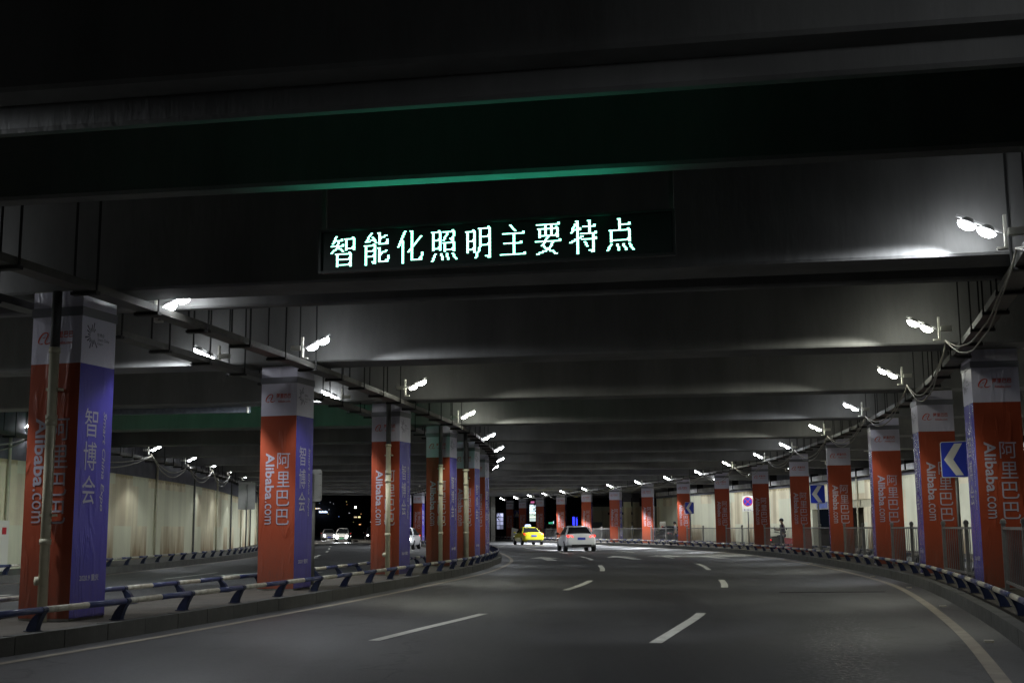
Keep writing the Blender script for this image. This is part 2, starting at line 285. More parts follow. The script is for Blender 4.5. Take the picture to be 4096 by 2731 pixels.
# ------------------------------------------------------------------ setting: ground, road, medians
g=MB().add([(-900,-300,-0.05),(900,-300,-0.05),(900,1500,-0.05),(-900,1500,-0.05)],[(0,1,2,3)]).obj('ground',M['soil']); tag(g,kind='structure')
rd=MB()
nx,ny=40,60
vs=[(-60+120*i/nx,-22+230*j/ny,0) for j in range(ny+1) for i in range(nx+1)]
rd.add(vs,[(j*(nx+1)+i,j*(nx+1)+i+1,(j+1)*(nx+1)+i+1,(j+1)*(nx+1)+i) for j in range(ny) for i in range(nx)])
road=rd.obj('road',M['asphalt'],loc=(0,0,RZ)); tag(road,kind='structure')

def kerbed_island(name, C, s0, s1, inner, outer, stone_side, stones_to, top=0.28, label=None):
    """raised island between offsets inner..outer; kerb stones on stone_side"""
    a,b=min(inner,outer),max(inner,outer); r=0.012; kw=0.16
    lo=a+(kw if stone_side<0 else 0); hi=b-(kw if stone_side>0 else 0)
    mb=extrude_along(C,s0,s1,[(lo,0.001),(hi,0.001),(hi,top-0.008),(lo,top-0.008)])
    isl=mb.obj(name,M['median']); tag(isl,kind='structure')
    unit=MB().box(-0.5,-kw/2,0.001,0.5,kw/2,top); ume=unit.mesh('kerb_stone',M['kerb'])
    off=(a+kw/2) if stone_side<0 else (b-kw/2)
    d=s0; rest=None; k=0
    while d<s1:
        if d>stones_to:
            e=off-kw/2; f=off+kw/2
            mb2=extrude_along(C,d,s1,[(e,0.001),(f,0.001),(f,top),(e,top)]); o=mb2.obj('far_kerb',M['kerb'],isl); break
        L=0.9; p=C.pos(d+L/2,off,0); 
        o=link('kerb_stone',ume,isl,(p.x+random.uniform(-.003,.003),p.y,random.uniform(-0.004,0.002)),C.head(d+L/2)); o.scale=((L-0.014),1,1)
        d+=L
    return isl
# left median: our kerb edge is KL, island extends left (negative offset) by 2.05
med=kerbed_island('median',KL,0,KL.len,0.0,-1.95,+1,KL.sy(58))
mb=extrude_along(KL,0,KL.len,[(-2.1,0.001),(-1.952,0.001),(-1.952,0.28),(-2.1,0.28)]); mb.obj('far_kerb',M['kerb'],med)
isr=kerbed_island('pavement_strip',KR,0,KR.len,0.0,2.1,-1,KR.sy(62))
mb=extrude_along(KR,0,KR.len,[(2.102,0.001),(2.24,0.001),(2.24,0.28),(2.102,0.28)]); mb.obj('far_kerb',M['kerb'],isr)
mb=extrude_along(KF,0,KF.len,[(-2.7,0.001),(0,0.001),(0,0.28),(-2.7,0.28)]); tag(mb.obj('left_pavement',M['kerb']),kind='structure')
mb=extrude_along(KR,KR.sy(-10),KR.sy(112),[(5.6,0.001),(12.5,0.001),(12.5,0.16),(5.6,0.16)]); tag(mb.obj('right_pavement',M['median']),kind='structure')

# road markings
def mark(C, s0, s1, off, wd, z=0.006, m='roadpaint', name='lane_dash', par=None, step=0.6):
    o=strip(C,s0,s1,off-wd/2,off+wd/2,z,step).obj(name,M[m],par); return o
lines=link('lane_markings',None,loc=(0,0,RZ)); tag(lines,kind='structure')
mark(KL,0,KL.len,0.42,0.13,m='edgepaint',name='left_edge_line',par=lines,step=1)
mark(KR,0,KR.len,-0.45,0.14,m='edgepaint',name='right_edge_line',par=lines,step=1)
K9=.942
L1=Curve([(a*K9,b*K9) for a,b in [(-6.6,-4),(-1.85,15.45),(-0.5,20.6),(1.14,28.0),(1.98,32.7),(2.86,40.3),(3.2,46),(3.45,54.4),(3.35,60.4),(3.0,68),(2.45,77),(1.4,85),(-0.1,93),(-3.5,108)]],4)
L2=Curve([(a*K9,b*K9) for a,b in [(-2.6,-1.5),(1.63,14.9),(3.06,20.4),(4.75,28.2),(5.5,33.1),(6.38,40.7),(7.0,47.1),(7.25,56.3),(7.17,62.2),(6.9,69),(6.2,77),(5.2,85),(3.8,93),(0.6,108)]],4)
for C,segs in ((L1,[(3,8),(15.5,20.55),(27.95,32.67),(40.28,45.95),(54.4,60.4),(68.5,74),(82,88),(96,101)]),(L2,[(2.5,8),(14.93,20.35),(28.3,33.0),(40.7,47.1),(56.3,62.2),(70,75.5),(84,89.5),(97,102)])):
    for a,b in segs: mark(C,C.sy(a*K9),C.sy(b*K9),0,0.15,par=lines)
# opposite carriageway dashes
for k in range(9):
    s=KF.sy(22+k*12.5)
    for off in (3.3,6.6): mark(KF,s,s+5,off,0.13,par=lines)
mark(KF,0,KF.len,0.35,0.12,m='edgepaint',name='outer_edge_line',par=lines,step=1)
mark(KL,0,KL.len,-2.45,0.12,m='edgepaint',name='inner_edge_line',par=lines,step=1)
def flat(poly,name,m='roadpaint',z=0.006): return MB().add([(x,y,z) for x,y in poly],[tuple(range(len(poly)))]).obj(name,M[m],lines)
def arrow(x,y,hd,kind=0,sc=1.0):
    P=[(-0.12,-3.0),(0.12,-3.0),(0.12,0.5),(0.42,0.5),(0,3.0),(-0.42,0.5),(-0.12,0.5)]
    if kind==1: P=[(-0.12,-3.0),(0.14,-3.0),(0.14,0.1),(-0.5,1.3),(-0.5,2.1),(-1.15,1.0),(-0.5,-0.2),(-0.5,0.6),(-0.12,-0.2)]
    P=[(a*1.6,b) for a,b in P]
    c,s=math.cos(hd),math.sin(hd)
    flat([(x+(a*c-b*s)*sc,y+(a*s+b*c)*sc) for a,b in P],'arrow_marking')
arrow(1.42,54.0,R(3),0,1.05); arrow(4.9,55.0,R(5),0,1.05); arrow(8.6,56.3,R(4),1,1.3)
arrow(-8.2,36.0,R(-6)); arrow(-9.8,58,R(0))
# reflective studs & a repair seam on the near right
mb=MB()
mb.box(5.3,24.9,0.002,7.4,24.96,0.008); o=mb.obj('repair_seam',M['tyre'],lines)
st=MB().prism([(-.07,-.05),(.07,-.05),(.055,.05),(-.055,.05)],0.002,0.022).mesh('road_stud',M['rail_white'])
for d in range(14,60,6):
    p=KR.pos(KR.sy(d),-0.25); link('road_stud',st,lines,(p.x,p.y,0),KR.head(KR.sy(d)))

# ------------------------------------------------------------------ viaduct: deck and girders
via=empty('viaduct','dark concrete viaduct deck overhead with rows of deep cross girders','viaduct')
girds=[(-14.0,-12,.8,0),(-6.8,-11.5,.8,0),(0.4,-10.5,.8,0),(8.28,-9.6,.34,.19),(8.625,-10.2,.14,0),(10.55,-9.2,.24,0),(14.95,-9.4,.78,0),(16.4,-9.25,.22,0),
 (22.3,-8.7,.95,0),(29.5,-7.7,.85,0),(36.85,-6.3,.85,0),(44.1,-4.6,.85,0),(51.4,-3.3,.85,0),(58.8,-1.2,.85,0),(66,1.5,.85,0),(73.4,4,.85,0),(80.8,6.5,.85,0),(88,9,.85,0),(95,11.5,.85,0),(102,14,.85,0),(108.6,18,.85,0),(115,24,.85,0),(121.2,32,.9,0)]
SOF=4.51; SLAB=6.0
for y0,an,wd,up in girds:
    a=R(an); mb=MB()
    x0,x1=-34.0,30.0
    if y0>90: x0=-26.0; x1=24.0
    thin=wd<0.4
    # haunched section: soffit, slight chamfer, web, fillet under the slab
    pr=[(0,SOF+up+.03),(0.03,SOF+up),(wd-.03,SOF+up),(wd,SOF+up+.03),(wd,SLAB-.25),(wd+.2,SLAB-.002),(-.2,SLAB-.002),(0,SLAB-.25)]
    n=len(pr); segs=8; vs=[];fs=[]
    for i in range(segs+1):
        x=x0+(x1-x0)*i/segs
        for dy,z in pr:
            vs.append((x*math.cos(a)-dy*math.sin(a), y0+x*math.sin(a)+dy*math.cos(a), z))
    for i in range(segs):
        for k in range(n): fs.append((i*n+k,i*n+(k+1)%n,(i+1)*n+(k+1)%n,(i+1)*n+k))
    fs.append(tuple(range(n))); fs.append(tuple(segs*n+k for k in range(n)))
    mb.add(vs,fs).obj('girder',M['concrete'],via)
MB().box(-34,-22,SLAB,30,118,SLAB+.35).obj('deck_slab',M['concrete'],via)
MB().box(-26,118.002,SLAB,20,126,SLAB+.35).obj('deck_slab',M['concrete'],via)

# ------------------------------------------------------------------ lettering
_tc={}
def text_mesh(key, s, m, bold=0.0, shear=0.0):
    """flat letters as a mesh, normalised to unit height 1 with origin at the centre, in the XZ plane facing -Y"""
    k=(key,s,m,bold,shear)
    if k in _tc: return _tc[k]
    cu=bpy.data.curves.new('lettering','FONT'); cu.body=s; cu.size=1.0; cu.offset=bold; cu.shear=shear; cu.resolution_u=3; cu.fill_mode='FRONT'
    o=bpy.data.objects.new('tmp',cu); COL.objects.link(o); dg=bpy.context.evaluated_depsgraph_get(); me=bpy.data.meshes.new_from_object(o.evaluated_get(dg)); 
    bpy.data.objects.remove(o); bpy.data.curves.remove(cu)
    xs=[v.co.x for v in me.vertices] or [0,1]; ys=[v.co.y for v in me.vertices] or [0,1]
    me.materials.clear(); me.materials.append(M[m])
    r=(me,min(xs),max(xs),min(ys),max(ys)); _tc[k]=r; return r
def put(parts, s, m, cx, cz, w=None, h=None, rot=0, bold=0.0, shear=0.0):
    """append transformed text geometry to MB parts (material index via dict)"""
    me,x0,x1,y0,y1=text_mesh('t',s,m,bold,shear)
    W=x1-x0; H=y1-y0; sx=(w/W) if w else (h/H); sz=(h/H) if h else sx
    c,sn=math.cos(rot),math.sin(rot); vs=[]
    for v in me.vertices:
        a=(v.co.x-(x0+x1)/2)*sx; b=(v.co.y-(y0+y1)/2)*sz
        vs.append((cx+a*c-b*sn, 0, cz+a*sn+b*c))
    parts.add(vs,[tuple(p.vertices) for p in me.polygons])

# ------------------------------------------------------------------ banner columns
CW=0.80; CH=4.215; Z0=0.275   # width, height from the island top to the soffit
def ribbon(mb, pts, ws, y=0):   # flat tapering stroke in XZ
    vs=[]; n=len(pts)
    for i,(x,z) in enumerate(pts):
        a=pts[max(i-1,0)]; b=pts[min(i+1,n-1)]; t=Vector((b[0]-a[0],b[1]-a[1])).normalized(); nn=Vector((-t.y,t.x))*ws[i]/2
        vs += [(x+nn.x,y,z+nn.y),(x-nn.x,y,z-nn.y)]
    mb.add(vs,[(2*i,2*i+1,2*i+3,2*i+2) for i in range(n-1)])
def swoosh(mb, cx, cz, s):
    # stylised curling letter with a flat tail
    P=[(-.42,-.36),(-.52,-.22),(-.42,.06),(-.16,.32),(.12,.38),(.24,.26),(.14,.02),(.02,-.2),(.06,-.34),(.3,-.34),(.56,-.2)]
    W=[.02,.11,.13,.10,.07,.10,.10,.09,.09,.07,.01]
    q=spline(P); m=len(q); n=len(W)
    ws=[]
    for i in range(m):
        t=i/(m-1)*(n-1); a=int(min(t,n-2)); ws.append((W[a]+(W[a+1]-W[a])*(t-a))*s)
    pass
    ribbon(mb,[(cx+p.x*s,cz+p.y*s) for p in q],ws)
    ribbon(mb,[(cx-.42*s,cz-.36*s),(cx-.25*s,cz-.36*s),(cx-.1*s,cz-.3*s)],[.03*s,.09*s,.01*s])
    ribbon(mb,[(cx-.2*s,cz+.02*s),(cx-.05*s,cz+.06*s),(cx+.02*s,cz+.14*s)],[.04*s,.05*s,.02*s])
def front_lettering():
    a=MB(); b=MB()
    for i,ch in enumerate('阿里巴巴'):
        put(a,ch,'print_white',0.135,CH*(1-.392)-.148-i*0.353,w=.285,h=.29)
    zc=CH*(1-.392)-.675
    # Latin line turned a quarter, reading downwards
    put(a,'Alibaba','print_white',-0.17,zc+0.235,w=.88,h=.20,rot=-PI/2,bold=0.022)
    put(a,'.com','print_white',-0.195,zc-0.45,w=.43,h=.15,rot=-PI/2)
    swoosh(b,-0.19,CH*(1-.145),.2)
    put(b,'阿里巴巴','print_red',0.11,CH*(1-.135),w=.32,h=.085,bold=.02)
    put(b,'Alibaba.com','print_red',0.12,CH*(1-.160),w=.28,h=.042,bold=.01)
    return a.mesh('lettering',M['print_white'],recalc=False), b.mesh('emblem',M['print_red'],recalc=False)
def side_lettering():
    a=MB(); b=MB()
    for ch,f in (('智',.405),('博',.507),('会',.61)):
        put(a,ch,'print_white',-0.10,CH*(1-f),w=.30,h=.37)
    put(a,'Smart China Expo','print_white',0.21,CH*(1-.52),w=1.30,h=.095,rot=-PI/2,shear=0.25,bold=.012)
    put(a,'2020.9 重庆','print_white',0.0,CH*(1-.875),w=.44,h=.085,bold=.015)
    cx,cz=-0.16,CH*(1-.135)
    for k in range(14):
        an=R(60+k*19); r0=.055; r1=.11+.035*((k*5)%3)
        ribbon(b,[(cx+r0*math.cos(an),cz+r0*math.sin(an)),(cx+r1*math.cos(an),cz+r1*math.sin(an))],[.008,.022])
    put(b,'智博会','print_dark',0.03,CH*(1-.128),w=.17,h=.05); put(b,'Smart China','print_dark',0.10,CH*(1-.142),w=.28,h=.042); put(b,'Expo','print_dark',0.02,CH*(1-.156),w=.12,h=.042)
    return a.mesh('lettering',M['print_white'],recalc=False), b.mesh('emblem',M['print_dark'],recalc=False)
FL,FE=front_lettering(); SL,SE=side_lettering()
def sheet(mats, split=0.775, y=0, nx=7, nz=26, amp=.006):
    """one vinyl sheet with slight billows, two colours"""
    mb=MB(); W=CW+.006; rows=[]
    zs=[0.03+(CH-0.03)*k/nz for k in range(nz+1)]; zsplit=CH*split; zs=sorted(zs+[zsplit])
    vs=[]
    for z in zs:
        for i in range(nx+1):
            x=-W/2+W*i/nx; e=0 if i in(0,nx) else 1
            vs.append((x, -e*amp*(0.5+0.5*math.sin(z*5.1+i*1.9)*math.cos(i*2.2+z*1.3)), z))
    n=nx+1
    for j in range(len(zs)-1):
        for i in range(nx):
            mb.add([],[]) ; mb.f.append((j*n+i,j*n+i+1,(j+1)*n+i+1,(j+1)*n+i)); mb.m.append(0 if zs[j]<zsplit-1e-6 else 1)
    mb.v=[tuple(v) for v in vs]
    return mb.mesh('banner',mats,smooth=True,recalc=False)
SH_O=sheet([M['orange'],M['white_v']],0.775); SH_B=sheet([M['blue'],M['white_v']],0.775)
CORE=MB().box(-CW/2,-CW/2,0,CW/2,CW/2,CH+.015).mesh('shaft',M['column_concrete'])
TIE=MB().box(-CW/2-.018,-CW/2-.018,CH-.33,CW/2+.018,CW/2+.018,CH-.21).mesh('tie_band',M['tie_grey'])  # one even grey strip round the column near its top
def make_column(label, x, y, yaw, group, left):
    c=empty('banner_column',label,'column',(x,y,Z0),yaw,group)
    link('shaft',CORE,c); link('tie_band',TIE,c)
    h=CW/2+.004
    for k,(me,lt,em) in enumerate(((SH_O,FL,FE),(SH_B,SL,SE),(SH_O,FL,FE),(SH_B,SL,SE))):
        rz=k*PI/2
        s=link('orange_banner' if k%2==0 else 'blue_banner',me,c,(math.sin(rz)*h,-math.cos(rz)*h,0),rz)
        if k<2 or (k==3 and not left):
            q=link('lettering',lt,s,(0,-.0075,0)); q2=link('emblem',em,s,(0,-.0075,0))
    return c
RF=[(8.61,21.71,-9),(9.84,28.45,-8.5),(10.86,35.75,-10),(11.68,44.06,-12),(12.42,53.45,-13),(12.54,62.52,-12),(11.88,70.27,-12),(10.99,79.77,-12),(9.54,88.0,-13.5),(7.87,96.09,-20),(6.08,102.92,-13),(4.33,112.55,-14),(2.63,122.33,-14),(0.99,131.77,-14),(-0.4,138.0,-8)]
RC=[]
for i,(x,y,a) in enumerate(RF):
    ya=R(a); cx=x-math.sin(ya)*CW/2; cy=y+math.cos(ya)*CW/2; RC.append((cx,cy,ya))
    what='nearest banner column at the right edge of the picture' if i==0 else ('orange and blue banner column, %s from the camera in the right-hand row'%ORD[i] if i<len(RF)-1 else 'farthest banner column of the right-hand row, with blue side glowing')
    make_column(what,cx,cy,ya,'banner columns along the right kerb',False)
LF=[(-5.94,15.75,-16),(-4.47,23.3,-16),(-3.16,30.4,-16),(-2.28,37.3,-14),(-1.75,44.3,-13),(-1.55,51.9,-12)]
LC=[]
d=KL.sy(59.6)
for i,(x,y,a) in enumerate(LF):
    ya=R(a); LC.append((x-math.sin(ya)*CW/2,y+math.cos(ya)*CW/2,ya))
while KL.at(d)[0].y<125:
    p=KL.pos(d,-1.0); LC.append((p.x,p.y,R(-12))); d+=7.3
LC=LC[:14]
for i,(x,y,a) in enumerate(LC):
    extra={0:', beige drainpipe down its orange face',1:', no drainpipe, standing before the oncoming cars',2:', drainpipe on its orange face'}.get(i,'')
    o=make_column(('%s banner column of the left median row'%ORD[i].capitalize())+extra,x,y,a,'banner columns on the median',True); o.scale=(.925,.925,1)

# drainpipes fixed to left columns
def pipe(cx,cy,yaw,lx,ly,joint,label,elbow=False,r=.062):
    root=empty('drainpipe',label,'pipe',(cx,cy,Z0),yaw,'drainpipes by the median columns')
    MB().tube([(lx,ly,0),(lx,ly,joint)],r,14).obj('lower_pipe',M['pipe_beige'],root,smooth=True)
    MB().tube([(lx,ly,joint),(lx,ly,CH-.02)],r*.97,14).obj('upper_pipe',M['pipe_grey'],root,smooth=True)
    for z in (0.95,2.45,joint-.9,joint-.03):
        MB().tube([(lx,ly,z),(lx,ly,z+.07)],r*1.18,14).obj('collar',M['pipe_beige'],root,smooth=True)
    for z in (1.3,2.9):
        MB().box(lx-r*1.5,ly-r*.3,z,lx+r*1.5,ly+r*1.5,z+.035).obj('bracket',M['pipe_beige'],root)
    if elbow:
        MB().tube([(lx-.05,ly,.50),(lx-.09,ly-.05,.50)],.055,12).obj('clean_out_cap',M['pipe_beige'],root,smooth=True)
for i,j in ((0,3.42),(2,3.15),(3,3.0),(4,2.8)):
    x,y,a=LC[i]; pipe(x,y,a,0.12 if i else 0.06,-CW/2-.085,j,'beige drainpipe with dark upper length on the %s median column'%ORD[i],elbow=(i in(0,2)))
x,y,a=LC[3]; pipe(x,y,a,CW/2+.16,.7,2.9,'separate drainpipe standing clear between the fourth and fifth median columns')

# ------------------------------------------------------------------ guard rails (pipe on curved brackets)
seg_w=MB().tube([(0,0,0),(1,0,0)],.037,12).mesh('white_pipe',M['rail_white'],smooth=True)
seg_b=MB().tube([(0,0,0),(1,0,0)],.037,12).mesh('blue_pipe',M['rail_blue'],smooth=True)
def post_mesh():
    mb=MB()
    # curved bracket in local YZ (y toward the road negative = lean), thickness along x
    outer=[(0.10,0),(0.085,.06),(.055,.13),(.015,.2),(-.045,.26),(-.055,.32)]
    inner=[(-.03,0),(-.04,.06),(-.06,.13),(-.085,.2),(-.115,.26),(-.125,.32)]
    n=len(outer)
    for x0,x1 in ((-.038,-.024),(.024,.038)):
        vs=[(x,yy,z) for x in (x0,x1) for yy,z in outer+inner[::-1]]
        m=2*n; fs=[tuple(range(m-1,-1,-1)),tuple(range(m,2*m))]+[(i,(i+1)%m,m+(i+1)%m,m+i) for i in range(m)]
        mb.add(vs,fs)
    for pts,o in ((outer,-.012),(inner,.012)):
        for (a,b),(c,d) in zip(pts,pts[1:]): mb.add([(-.042,a,b),(.042,a,b),(.042,c,d),(-.042,c,d),(-.042,a+o,b),(.042,a+o,b),(.042,c+o,d),(-.042,c+o,d)],[(0,1,2,3),(7,6,5,4),(0,3,7,4),(1,5,6,2)])
    mb.tube([(-.045,-.09,.30),(.045,-.09,.30)],.047,14)
    mb.box(-.06,-.04,0,.06,.115,.012)
    mb.v=[(a,b,c*.785) for a,b,c in mb.v]
    return mb.mesh('post',M['rail_post'],smooth=False)
POST=post_mesh()
def guard_rail(C, y0, y1, off, side, label, flip=False, pitch=1.78, first=None):
    """side=+1: road lies on the + offset side"""
    root=empty('guard_rail',label,'guard rail',(0,0,0))
    s=C.sy(y0) if first is None else first; e=C.sy(y1); pts=[]
    while s<=e: pts.append(s); s+=pitch
    P=[]
    for s in pts:
        p=C.pos(s,off,0.28); hd=C.head(s); rz=hd if side>0 else hd+PI
        link('post',POST,root,p,rz); n=Vector((math.sin(hd),-math.cos(hd),0)); P.append(p+n*side*.09+Vector((0,0,.235)))
    for a,b in zip(P,P[1:]):
        m=(a+b)/2; order=(('blue_pipe',seg_b),('white_pipe',seg_w)) if flip else (('white_pipe',seg_w),('blue_pipe',seg_b))
        for (nm,me),(u,v) in zip(order,((a,m),(m,b))):
            o=link(nm,me,root,u); dv=v-u; o.rotation_euler=(0,0,math.atan2(dv.y,dv.x)); o.scale=(dv.length,1,1)
guard_rail(KL,10.2,118,-.20,+1,'blue and white guard rail on the near edge of the median','' and False,first=KL.sy(15.64)-1.78*3)
guard_rail(KL,10,118,-1.85,-1,'blue and white guard rail on the far edge of the median, facing the opposite carriageway')
guard_rail(KR,11,140,.28,-1,'blue and white guard rail along the right kerb',True,first=KR.sy(15.51)-1.79*3)
guard_rail(KF,24,110,-.35,+1,'blue and white guard rail at the foot of the cream left wall')
gr=guard_rail(KR,20,100,1.95,+1,'low blue guard rail behind the right-hand columns')

# ------------------------------------------------------------------ pedestrian fence between right columns
def fence(a, b, label):
    A=Vector((a[0],a[1],Z0)); B=Vector((b[0],b[1],Z0)); t=(B-A); Ln=t.length; t.normalize()
    A=A+t*(CW/2+.05); B=B-t*(CW/2+.25); L=(B-A).length
    root=empty('railing_fence',label,'fence',A,math.atan2(t.y,t.x),'galvanised fences between the right-hand columns')
    n=2
    for k in range(n+1):
        x=L*k/n
        pm=MB().box(x-.035,-.035,0,x+.035,.035,1.13).box(x-.05,-.05,1.13,x+.05,.05,1.155).prism([(x-.045,-.045),(x+.045,-.045),(x+.045,.045),(x-.045,.045)],1.155,1.19)
        pm.add([(x-.045,-.045,1.19),(x+.045,-.045,1.19),(x+.045,.045,1.19),(x-.045,.045,1.19),(x,0,1.225)],[(0,1,4),(1,2,4),(2,3,4),(3,0,4)])
        pm.obj('post',M['fence'],root)
    for z in (.12,1.03):
        MB().box(0.036,-.02,z,L-.036,.02,z+.045).obj('rail',M['fence'],root)
    mb=MB(); x=.1
    while x<L-.06:
        mb.box(x-.009,-.009,.165,x+.009,.009,1.03); x+=.27
    o=mb.obj('balusters',M['fence'],root); o['kind']='stuff'
prev=(6.6,15.0,0)
for i,c in enumerate(RC[:13]):
    fence(prev,c,('nearest railing fence at the lower right corner' if i==0 else 'grey railing fence between the %s and %s right-hand columns'%(ORD[i-1],ORD[i]))); prev=c

# ------------------------------------------------------------------ floodlights
def make_lamp_meshes():
    d={}
    mb=MB()   # housing of one module, facing -Z
    mb.tube([(0,0,.05),(0,0,0.0)],[.05,.085],16); mb.tube([(0,0,0.0),(0,0,-.018)],[.085,.085],16)
    d['module']=mb.mesh('lamp_module',M['housing'],smooth=False)
    for nm in ('lens','lens_warm'):
        d[nm]=MB().tube([(0,0,-.019),(0,0,-.045),(0,0,-.07),(0,0,-.085)],[.11,.10,.07,.02],18).mesh('lens',M[nm],smooth=True)  # dome made wider than its housing to stand in for the lamp's bloom
    d['arm']=MB().box(-.02,-.015,.04,.52,.015,.07).mesh('arm',M['housing'])
    d['bracket']=MB().box(-.09,-.03,-.16,-.055,.03,.24).box(-.09,-.03,-.16,.03,.03,-.135).mesh('bracket',M['bracket'])
    d['driver']=MB().box(-.28,-.05,.0,-.1,.05,.08).mesh('driver_box',M['bracket'])
    return d
LM=make_lamp_meshes()
LD={}
def spot_data(power,col,ang=132,blend=.25):
    k=(power,col,ang)
    if k in LD: return LD[k]
    l=bpy.data.lights.new('lamp_light','SPOT'); l.energy=power; l.color=col; l.spot_size=R(ang); l.spot_blend=blend; l.shadow_soft_size=.07; LD[k]=l; return l
def floodlight(x,y,z,hd,label,group,warm=False,power=LAMP_W,tilt=26,fwd=None,graze=1.0):
    """hd: direction (angle) pointing across the road; local +x = toward road"""
    root=empty('floodlight',label,'floodlight',(x,y,z),hd,group)
    col=(0.98,1.0,0.86) if warm else (0.90,0.95,1.0)
    head=link('arm',LM['arm'],root,(0,0,0)); head.rotation_euler=(0,-R(tilt),0)
    for xx in (.16,.39):
        m=link('lamp_module',LM['module'],head,(xx-.02,0,.02))
        link('lens',LM['lens_warm' if warm else 'lens'],m)
    link('bracket',LM['bracket'],root); link('driver_box',LM['driver'],root)
    # the light itself, just below the lenses, pointing down and toward the road
    lo=link('light',spot_data(power,col),root,(0.24,0,-.045))
    sgn=(1 if fwd is None else fwd)
    if graze:   # second module, turned a little onward: grazes the foot of the next girder
        l2=link('light',spot_data(power*graze*2.3,col,66,.45),root,(0.22,0,-.03))
        t=R(61); f=R(22)*sgn; ax=Vector((math.sin(t)*math.cos(f),math.sin(t)*math.sin(f),-math.cos(t)))
        l2.rotation_mode='QUATERNION'; l2.rotation_quaternion=(-ax).to_track_quat('Z','Y')
    t=R(27); f=R(6)*sgn
    # aim: down, across the road and a little onward, so that only the foot of the next girder is grazed
    ax=Vector((math.sin(t)*math.cos(f),math.sin(t)*math.sin(f),-math.cos(t)))
    lo.rotation_mode='QUATERNION'; lo.rotation_quaternion=(-ax).to_track_quat('Z','Y')
    return root
Rl=[(3.5,5.9),(5.4,13.46),(7.01,20.35),(8.44,26.9),(9.73,34.66),(10.5,42.0),(11.1,49.6),(11.4,56.6),(11.15,63.6),(10.75,71.0),(9.95,79.0),(8.75,85.8),(7.3,92.5),(5.8,99.5),(4.3,106.2),(2.9,112.5),(1.6,118.0),(0.3,125.4),(-1.1,130.4)]
for i,(x,y) in enumerate(Rl):
    h=KR.head(KR.sy(y)); lab='twin floodlight, %s from the camera in the row above the right kerb'%ORD[i]
    floodlight(x+.15,y+(.15 if 1<=i<9 else 0),(4.63 if i<6 else 4.52 if i<9 else 4.40),h+PI/2,lab,'twin floodlights above the right kerb',warm=i in(2,3,5,8),fwd=-1,power=LAMP_W*{0:.12,7:1.5,8:3,9:5,10:6,11:16,12:10,13:45,14:12,15:30,16:10}.get(i,1),graze=(0 if i>=9 else 1.0))
Ll=[(-6.5,9.5),(-4.82,16.92),(-3.66,22.0),(-2.35,28.5),(-1.45,36.2),(-0.95,42.4),(-0.7,49.2),(-0.75,57),(-1.1,64.3),(-1.7,71.6),(-2.6,78.9),(-3.8,86.2),(-5.2,93.5),(-7,101),(-9,108)]
for i,(x,y) in enumerate(Ll):
    h=KL.head(KL.sy(y)); floodlight(x-.1,y+(.15 if i>1 else 0),(4.43 if i==1 else 4.63 if i<5 else 4.44),h-PI/2,'twin floodlight, %s from the camera in the row above the median near edge'%ORD[i],'twin floodlights above the median, facing our road',warm=i in(3,4))
q=[(-8.9,8.4),(-7.4,15.6),(-5.55,22.7),(-4.25,29.9),(-3.2,37.6),(-2.75,44.5),(-2.6,51.8),(-2.7,59),(-3.1,66.4),(-3.8,74),(-4.8,81.4),(-6.76,88.5),(-8,95.5),(-9.8,103)]
for i,(x,y) in enumerate(q):
    h=KL.head(KL.sy(y)); floodlight(x,y,4.56,h+PI/2,'twin floodlight, %s from the camera above the far edge of the median'%ORD[i],'twin floodlights above the median, facing the opposite road',fwd=-1,power=LAMP_W*3.0)
q=[(-18.5,16),(-16.7,24),(-15.7,31.5),(-15.62,38.6),(-14.55,49.1),(-15.06,56.6),(-15.2,61.8),(-15.6,67.4),(-16.4,74.7),(-16.8,79.3),(-18.0,88.0)]
for i,(x,y) in enumerate(q):
    h=KF.head(KF.sy(y)); floodlight(x+.05,y,4.56,h-PI/2,'twin floodlight, %s from the camera above the foot of the left wall'%ORD[i],'twin floodlights along the left wall')
for i in range(11):
    y=19+i*7.3; s=KR.sy(y+4); p=KR.pos(s,4.0); h=KR.head(s)
    floodlight(p.x,p.y,4.52,h-PI/2,'twin floodlight behind the right-hand columns, %s from the camera, facing the cream wall'%ORD[i],'floodlights facing the right wall',power=LAMP_W*4.2,fwd=1,graze=0)

# ------------------------------------------------------------------ cable trays with hanger rods
def tray(C, y0, y1, off, z, label, wd=.26, pitch=1.55):
    root=empty('cable_tray',label,'cable tray')
    s0,s1=C.sy(y0),C.sy(y1)
    h=wd/2
    mb=extrude_along(C,s0,s1,[(off-h,z+.10),(off-h,z),(off+h,z),(off+h,z+.10),(off+h-.012,z+.10),(off+h-.012,z+.012),(off-h+.012,z+.012),(off-h+.012,z+.10)])
    mb.obj('tray_channel',M['tray'],root)
    rm=MB().box(-.011,-.011,0,.011,.011,SLAB-z-.01).mesh('hanger_rod',M['rod']); cb=MB().box(-.05,-h-.05,-.045,.05,h+.05,-.003).mesh('cross_bar',M['rod'])
    s=s0+.4
    while s<s1:
        for e in (-1,1):
            p=C.pos(s,off+e*(h+.03),z); link('hanger_rod',rm,root,p,C.head(s))
        p=C.pos(s,off,z); link('cross_bar',cb,root,p,C.head(s)); s+=pitch
    for k,(o2,r) in enumerate(((-.05,.022),(.03,.018),(.08,.012))):
        pts=[C.pos(s0+(s1-s0)*i/80,off+o2+.01*math.sin(i*1.3+k),z+.03+r+.006*math.sin(i*2.1+k)) for i in range(81)]
        MB().tube(pts,r,6).obj('cable_run',M['cable_dark'],root,smooth=True)
tray(KL,4,112,-.32,4.34,'grey cable tray hung above the near edge of the median')
tray(KL,4,112,-1.72,4.30,'grey cable tray hung above the far edge of the median')
